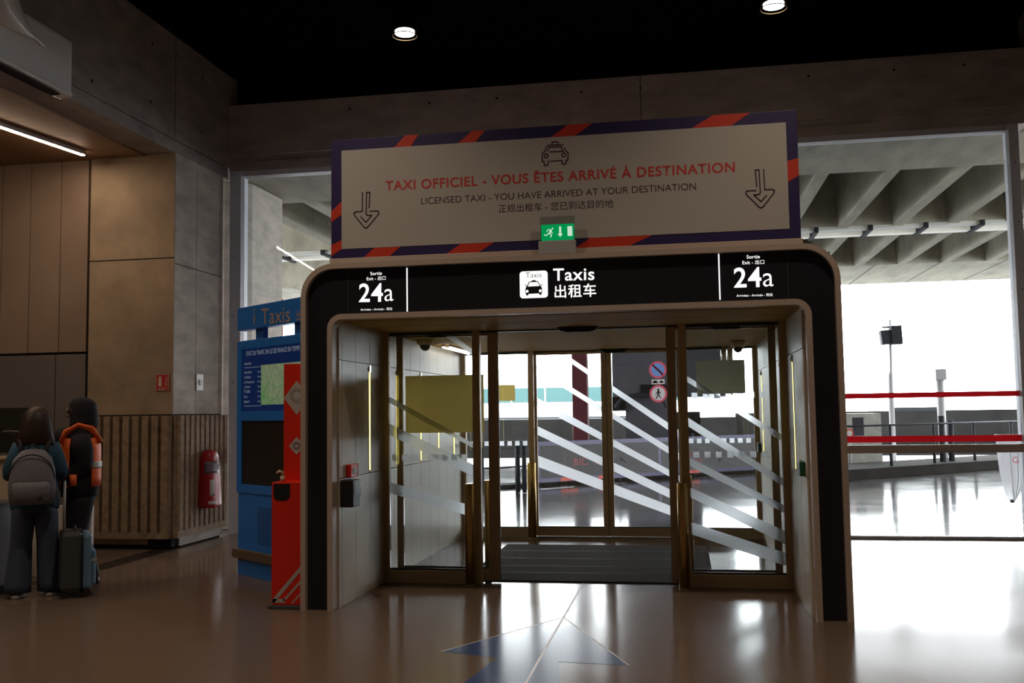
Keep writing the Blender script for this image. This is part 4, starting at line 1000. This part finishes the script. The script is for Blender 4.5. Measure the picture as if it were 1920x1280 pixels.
for y in (-.07, .07): hd.tube([sc_ - ux * .09 + uy * y + Vector((0, 0, .56)), sc_ - ux * .09 + uy * y + Vector((0, 0, 1.03))], .008, 8)
ho = hd.build('telescopic_handle', LGREY, su); MB().tube([sc_ - ux * .09 + uy * y + Vector((0, 0, 1.035)) for y in (-.085, -.03, .03, .085)], .016, 10).build('grip', BLK, ho)
MB().tube([sc_ + uy * y + Vector((0, 0, z)) for y, z in ((-.07, .57), (-.05, .60), (.05, .60), (.07, .57))], .009, 8).build('carry_handle', CASED, su)
for x in (-.09, .08):
    for y in (-.15, .15):
        c = sc_ + ux * x + uy * y + Vector((0, 0, .03)); MB().tube([c - uy * .016, c + uy * .016], .03, 14).build('wheel', BLK, su)

# ================================================================== OUTSIDE
struct('ground', MB().box(-60, 60, 4.72, 160, -.25, -.005), PAVE, 'wet grey paving outside the glass front')
def rib_top():
    mb = MB()
    mb.box(-12, 16, 5.05, 6.7, 4.87, 5.9)            # soffit beam behind the lintel
    mb.box(-14, 22, 11.05, 11.95, 4.9, 5.9)          # cross beam with lamps
    mb.box(-20, 26, 16.2, 19.8, 4.87, 5.9)           # outer edge
    mb.box(-20, 26, 5.05, 19.8, 5.9, 6.1)            # deck
    for i in range(-9, 14):
        x = 4.82 - .965 * (9 - i) + .965 * 9 - .965 * 9 if False else 4.82 + .965 * i
        mb.extrude([(x - .09, 6.7, 4.87), (x + .09, 6.7, 4.87), (x + .16, 6.7, 5.9), (x - .16, 6.7, 5.9)], (0, 4.4, 0))
        x += .18; mb.extrude([(x - .09, 11.9, 4.87), (x + .09, 11.9, 4.87), (x + .16, 11.9, 5.9), (x - .16, 11.9, 5.9)], (0, 4.35, 0))
    for i in range(-12, 16):
        x = 7.3 + 1.44 * i; mb.box(x - .012, x + .012, 16.2, 19.8, 4.868, 4.88, 1)
    return mb
struct('ceiling_outside', rib_top(), [CONCC, JOINT], 'ribbed concrete canopy outside the glass front')
# lamp rails under the canopy
for i in (-12, -11, -10, -9, 0, 1, 2, 3, 4, 5):
    x0 = 4.82 - .48 + .965 * i
    if i < 0: lb = 'white strip light on canopy rail left of the banner, %s from the pier' % ('fourth', 'third', 'second', 'nearest')[i + 12] if i != -9 else 'white strip light on canopy rail just left of the banner'
    else: lb = '%s strip light on the canopy rail right of the banner' % ('first', 'second', 'third', 'fourth', 'fifth', 'sixth')[i]
    t = thing('canopy_light', (x0, 11.4, 4.86), lb, 'light', 'strip lights along the canopy rail')
    MB().box(x0 + .04, x0 + .925, 11.1, 11.32, 4.84, 4.90).build('housing', mat('rail_white', (.72, .72, .66), .5), t); MB().box(x0 + .04, x0 + .925, 11.68, 11.9, 4.83, 4.90).build('diffuser', mat('rail_diffuser', (.75, .75, .70), .5, emit=(1, .96, .85), es=.3), t)
    MB().box(x0 - .04, x0 + .04, 11.05, 11.95, 4.80, 4.90).build('bracket', STEEL, t)
# concrete pier left
mb = MB().extrude([(-3.95, 5.3, 0), (-3.55, 5.2, 0), (-3.28, 5.2, 0), (-3.2, 5.35, 0), (-3.2, 6.4, 0), (-3.3, 6.6, 0), (-3.95, 6.6, 0)], (0, 0, 4.86)); tag(mb.build('concrete_pier', CONC), 'pale concrete pier outside the left window', 'pier')
# red posts
t = thing('red_post', (-5.67, 12, 0), 'thin red steel post outside behind the blue kiosk', 'post'); MB().tube([(-5.67, 12, 0), (-5.67, 12, 4.05)], .075, 16).build('shaft', mat('orange_red_steel', (.45, .06, .02), .5), t); MB().box(-5.8, -5.54, 11.87, 12.13, 0, .03).build('base_plate', STEEL, t)
t = thing('red_column', (.43, 15.2, 0), 'dark red steel column outside the far doors', 'column'); MB().box(.25, .60, 15.0, 15.35, .0, 4.87).build('shaft', REDD, t, .01); MB().box(.20, .65, 14.95, 15.4, 0, .04).build('base_plate', STEEL, t)
# slanted kerb, banner barrier and railing
D = Vector((2.37, 2.12, 0)).normalized(); N2 = Vector((D.y, -D.x, 0)); B0 = Vector((-.28, 12.72, 0))
struct('trim_6', MB().obox(B0 - D * 9 - N2 * .02, D * 16.5, -N2 * .5, (0, 0, .07)), CURB, 'dark kerb outside')
K0 = Vector((6.27, 14.35, 0)); struct('trim_7', MB().obox(K0 - D * 1.2, D * 12, -N2 * 1.6, (0, 0, .22)), CURB, 'dark kerb on the right outside')
bn = thing('barrier_banner', B0, 'long grey banner with blue border hung along the kerb barrier outside the far doors', 'banner')
def bb(s0, s1, z0, z1, off, th, name, m, parent=bn): return MB().obox(B0 + D * s0 + N2 * off + Vector((0, 0, z0)), D * (s1 - s0), N2 * th, Vector((0, 0, z1 - z0))).build(name, m, parent)
BANG = film_mat('banner_grey', (.20, .195, .20), .4)
LBAN = 6.6
bb(0, LBAN, .08, .93, 0, .02, 'panel', BANG); bb(0, LBAN, .84, .93, .021, .004, 'border', NAVY); bb(0, LBAN, .08, .16, .021, .004, 'border', NAVY)
for s in (0, LBAN / 2, LBAN - .1): bb(s, s + .08, .16, .84, .021, .004, 'border', NAVY)
for s, L_ in ((.6, .45), (1.6, .3), (4.2, .35)): bb(s, s + L_, .085, .155, .026, .003, 'red_band', SRED)
bl = lambda body, s, L_, z, m: text('lettering', body, B0 + D * s + N2 * .027 + Vector((0, 0, z)), B0 + D * (s + L_) + N2 * .027 + Vector((0, 0, z)), m, bn, bold=.02)
REDF = mat('faded_red', (.35, .08, .09), .6); GRYF = mat('faded_grey', (.16, .15, .19), .6)
bl('BIC. TAXI', .95, 1.0, .40, REDF); bl('TAXI EN', 3.65, .75, .46, REDF); bl('VOUS VOIT', 3.8, .85, .30, REDF)
for s, z in ((1.95, .38), (4.9, .45), (6.0, .45)):
    mbb = MB(); q = lambda u, v: B0 + D * (s + u) + N2 * .028 + Vector((0, 0, z + v))
    for u0, v0, u1, v1 in ((0, .05, .28, .05), (0, -.03, .28, -.03), (.28, .05, .28, .15), (.28, -.03, .28, -.13), (.28, .15, .44, .01), (.28, -.13, .44, .01)): mbb.tube([q(u0, v0), q(u1, v1)], .009, 6)
    mbb.build('arrow_symbol', GRYF, bn)
for s in (.05, 2.2, 4.4, 6.5):
    MB().obox(B0 + D * s - N2 * .06, D * .05, N2 * .05, (0, 0, 1.0)).build('post', STEEL, bn)
# railings
def railing(o, d, length, h, n, label, rails=(1.0,)):
    t = thing('railing', o, label, 'railing')
    for rz in rails: MB().tube([o + Vector((0, 0, h * rz)), o + d * length + Vector((0, 0, h * rz))], .022, 10).build('rail', STEEL, t)
    for i in range(n):
        q = o + d * (length * (i + .5) / n); MB().tube([q, q + Vector((0, 0, h))], .035, 10).build('post', STEEL, t)
    return t
railing(Vector((-3.4, 10.0, 0)), D, 4.1, .95, 5, 'dark steel railing outside left of the grey banner', (1.0, .45))
rr = railing(K0 - D * .6 - N2 * .3 + Vector((0, 0, 0)), D, 9.5, 1.14, 6, 'long dark steel railing outside the right window', (1.0, .12))
for q_, h_ in ((7.0, 1.32), (7.35, 1.2)):
    q = K0 + D * (q_ - 3.0) - N2 * .52; tag(MB().tube([q, q + Vector((0, 0, h_))], .07, 14).build('steel_bollard', STEEL), ('taller' if h_ > 1.25 else 'shorter') + ' dark steel bollard by the right railing', 'bollard')
# far road walls
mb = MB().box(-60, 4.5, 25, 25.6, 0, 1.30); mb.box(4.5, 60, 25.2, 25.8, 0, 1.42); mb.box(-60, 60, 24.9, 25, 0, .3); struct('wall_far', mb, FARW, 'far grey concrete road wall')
struct('trim_8', MB().box(-60, 60, 19, 25, 0.0, .02), ROAD, 'asphalt road outside')
for x0, x1, lb in ((9.4, 10.9, 'pale flat canopy on top of the far wall, left one'), (14.6, 17.5, 'pale flat canopy on top of the far wall, right one')):
    t = thing('roof_canopy', (x0, 26, 1.42), lb, 'roof'); MB().box(x0, x1, 25.7, 26.6, 1.44, 1.52).build('slab', mat('canopy_cream', (.5, .46, .34), .5), t); MB().box(x0, x1, 25.65, 25.7, 1.42, 1.53).build('edge', STEEL, t); MB().box(x0 + .3, x1 - .3, 25.9, 26.4, 0, 1.44).build('support', FARW, t)
# pale concrete hut at the right
t = thing('utility_box', (6.9, 17.2, 0), 'pale concrete utility box beside the portal edge outside', 'cabinet'); MB().box(6.6, 7.62, 17.9, 19, 0, 1.40).build('body', mat('pale_concrete', (.33, .32, .29), .8, noise=.2), t); MB().box(6.95, 7.2, 17.88, 17.9, .85, 1.3).build('vent', FARD, t)
t = thing('road_sign', (7.05, 17, .7), 'small round road sign outside by the portal edge', 'sign'); q = HY(1593, 812, 17)
MB().plate(circle(q.x, q.z, .1, 20), 17, .01).build('disc', SRED, t); MB().plate(circle(q.x, q.z, .07, 20), 16.995, .005).build('face', SIGNW, t); MB().tube([(q.x, 17.03, 0), (q.x, 17.03, q.z)], .025, 8).build('post', GSTEEL, t)
# floodlight mast
fm = thing('floodlight_mast', (8.33, 20, 0), 'grey floodlight mast standing beyond the right window', 'lamp post')
MB().tube([(8.30, 20, 0), (8.31, 20, 2.40), (8.33, 20, 2.50), (8.36, 20, 3.9)], [.075, .07, .04, .035], 14).build('mast', GSTEEL, fm)
MB().obox((8.10, 19.75, 3.22), (.32, 0, .02), (0, .3, 0), (-.04, 0, .38)).build('floodlight', STEEL, fm, .01); MB().obox((8.34, 19.7, 3.22), (.27, 0, .0), (0, .32, 0), (-.02, 0, .50)).build('floodlight', STEEL, fm, .01)
MB().box(8.15, 8.6, 19.95, 20.05, 3.68, 3.72).build('cross_bar', STEEL, fm)
q = HY(1764, 760, 19); q1 = HY(1752, 692, 19); q2 = HY(1773, 712, 19)
t = thing('camera_pole', (q.x, 19, 0), 'thick grey pole with angled head beyond the right window', 'post')
MB().tube([(q.x + .02, 19, 0), (q.x, 19, q1.z - .03)], .10, 18).build('shaft', GSTEEL, t); MB().box(q1.x, q2.x, 18.87, 19.13, q2.z, q1.z).build('head', GSTEEL, t, .02)
for px, h_ in ((971, 1.0), (983, .96)):
    q = HY(px, 880, 11.2); tag(MB().tube([(q.x, 11.2, 0), (q.x, 11.2, h_)], .045, 14).build('steel_bollard', STEEL), ('left' if px < 980 else 'right') + ' one of two dark bollards outside the far left glass', 'bollard')

# clear rubbish bag on a ring
bgx, bgy = 6.90, 5.95
bgt = thing('rubbish_bag', (bgx, bgy, .3), 'clear plastic rubbish bag hanging on a holder outside the right window', 'bag')
mb = MB(); mb.loft([(bgx - .02, bgy, .325, .015, .015), (bgx - .02, bgy, .36, .05, .045), (bgx, bgy, .48, .105, .10), (bgx, bgy, .68, .145, .14), (bgx, bgy, .98, .17, .16), (bgx, bgy, 1.16, .175, .165)], 24)
bo = mb.build('bag', BAGP, bgt)
for i_, (dx, ph) in enumerate(((-.06, 0), (.03, 1.2), (.08, 2.1))): MB().tube([(bgx + dx * .2, bgy - .06, .36), (bgx + dx * .8, bgy - .13 - .01 * i_, .6), (bgx + dx, bgy - .165 + .2 * abs(dx), 1.0)], .004, 6).build('fold', LGREY, bo)
tag(MB().sphere((bgx - .02, bgy, .33), (.03, .03, .025), 0, 10, 6).build('knot', DGREY, bgt), 'dark knotted end')
text('lettering', 'GS', HY(1899, 868, bgy - .16), HY(1919, 867, bgy - .16), mat('bag_red', (.6, .05, .08), .5), bgt, yoff=.0)
MB().tube([(bgx + .18 * math.cos(2 * PI * i / 24), bgy + .17 * math.sin(2 * PI * i / 24), 1.165) for i in range(25)], .012, 8).build('ring', WHITE, bgt)
MB().tube([(bgx + .25, bgy, 0), (bgx + .25, bgy, 1.3)], .025, 10).build('holder_post', mat('violet_post', (.08, .06, .30), .4), bgt)
MB().tube([(bgx + .18, bgy, 1.165), (bgx + .25, bgy, 1.165)], .012, 8).build('holder_arm', GSTEEL, bgt)
# pale terminal building far off
t = thing('pale_building', (-8, 60, 0), 'pale terminal building with teal glazing far beyond the far doors', 'building')
MB().box(-40, 3, 60, 70, 0, 4.6).build('facade', PALEB, t)
for i in range(12): MB().box(-26 + 2.42 * i, -26 + 2.42 * i + 2.3, 59.9, 60, 2.25, 3.25).build('window', TEAL, t)
MB().box(-40, 3, 59.6, 60, 1.1, 1.2).build('handrail', STEEL, t)
# dark concrete block with arch behind the right leaf
t = thing('concrete_block', (3, 18, 0), 'dark concrete block with arched opening outside the right far door', 'building')
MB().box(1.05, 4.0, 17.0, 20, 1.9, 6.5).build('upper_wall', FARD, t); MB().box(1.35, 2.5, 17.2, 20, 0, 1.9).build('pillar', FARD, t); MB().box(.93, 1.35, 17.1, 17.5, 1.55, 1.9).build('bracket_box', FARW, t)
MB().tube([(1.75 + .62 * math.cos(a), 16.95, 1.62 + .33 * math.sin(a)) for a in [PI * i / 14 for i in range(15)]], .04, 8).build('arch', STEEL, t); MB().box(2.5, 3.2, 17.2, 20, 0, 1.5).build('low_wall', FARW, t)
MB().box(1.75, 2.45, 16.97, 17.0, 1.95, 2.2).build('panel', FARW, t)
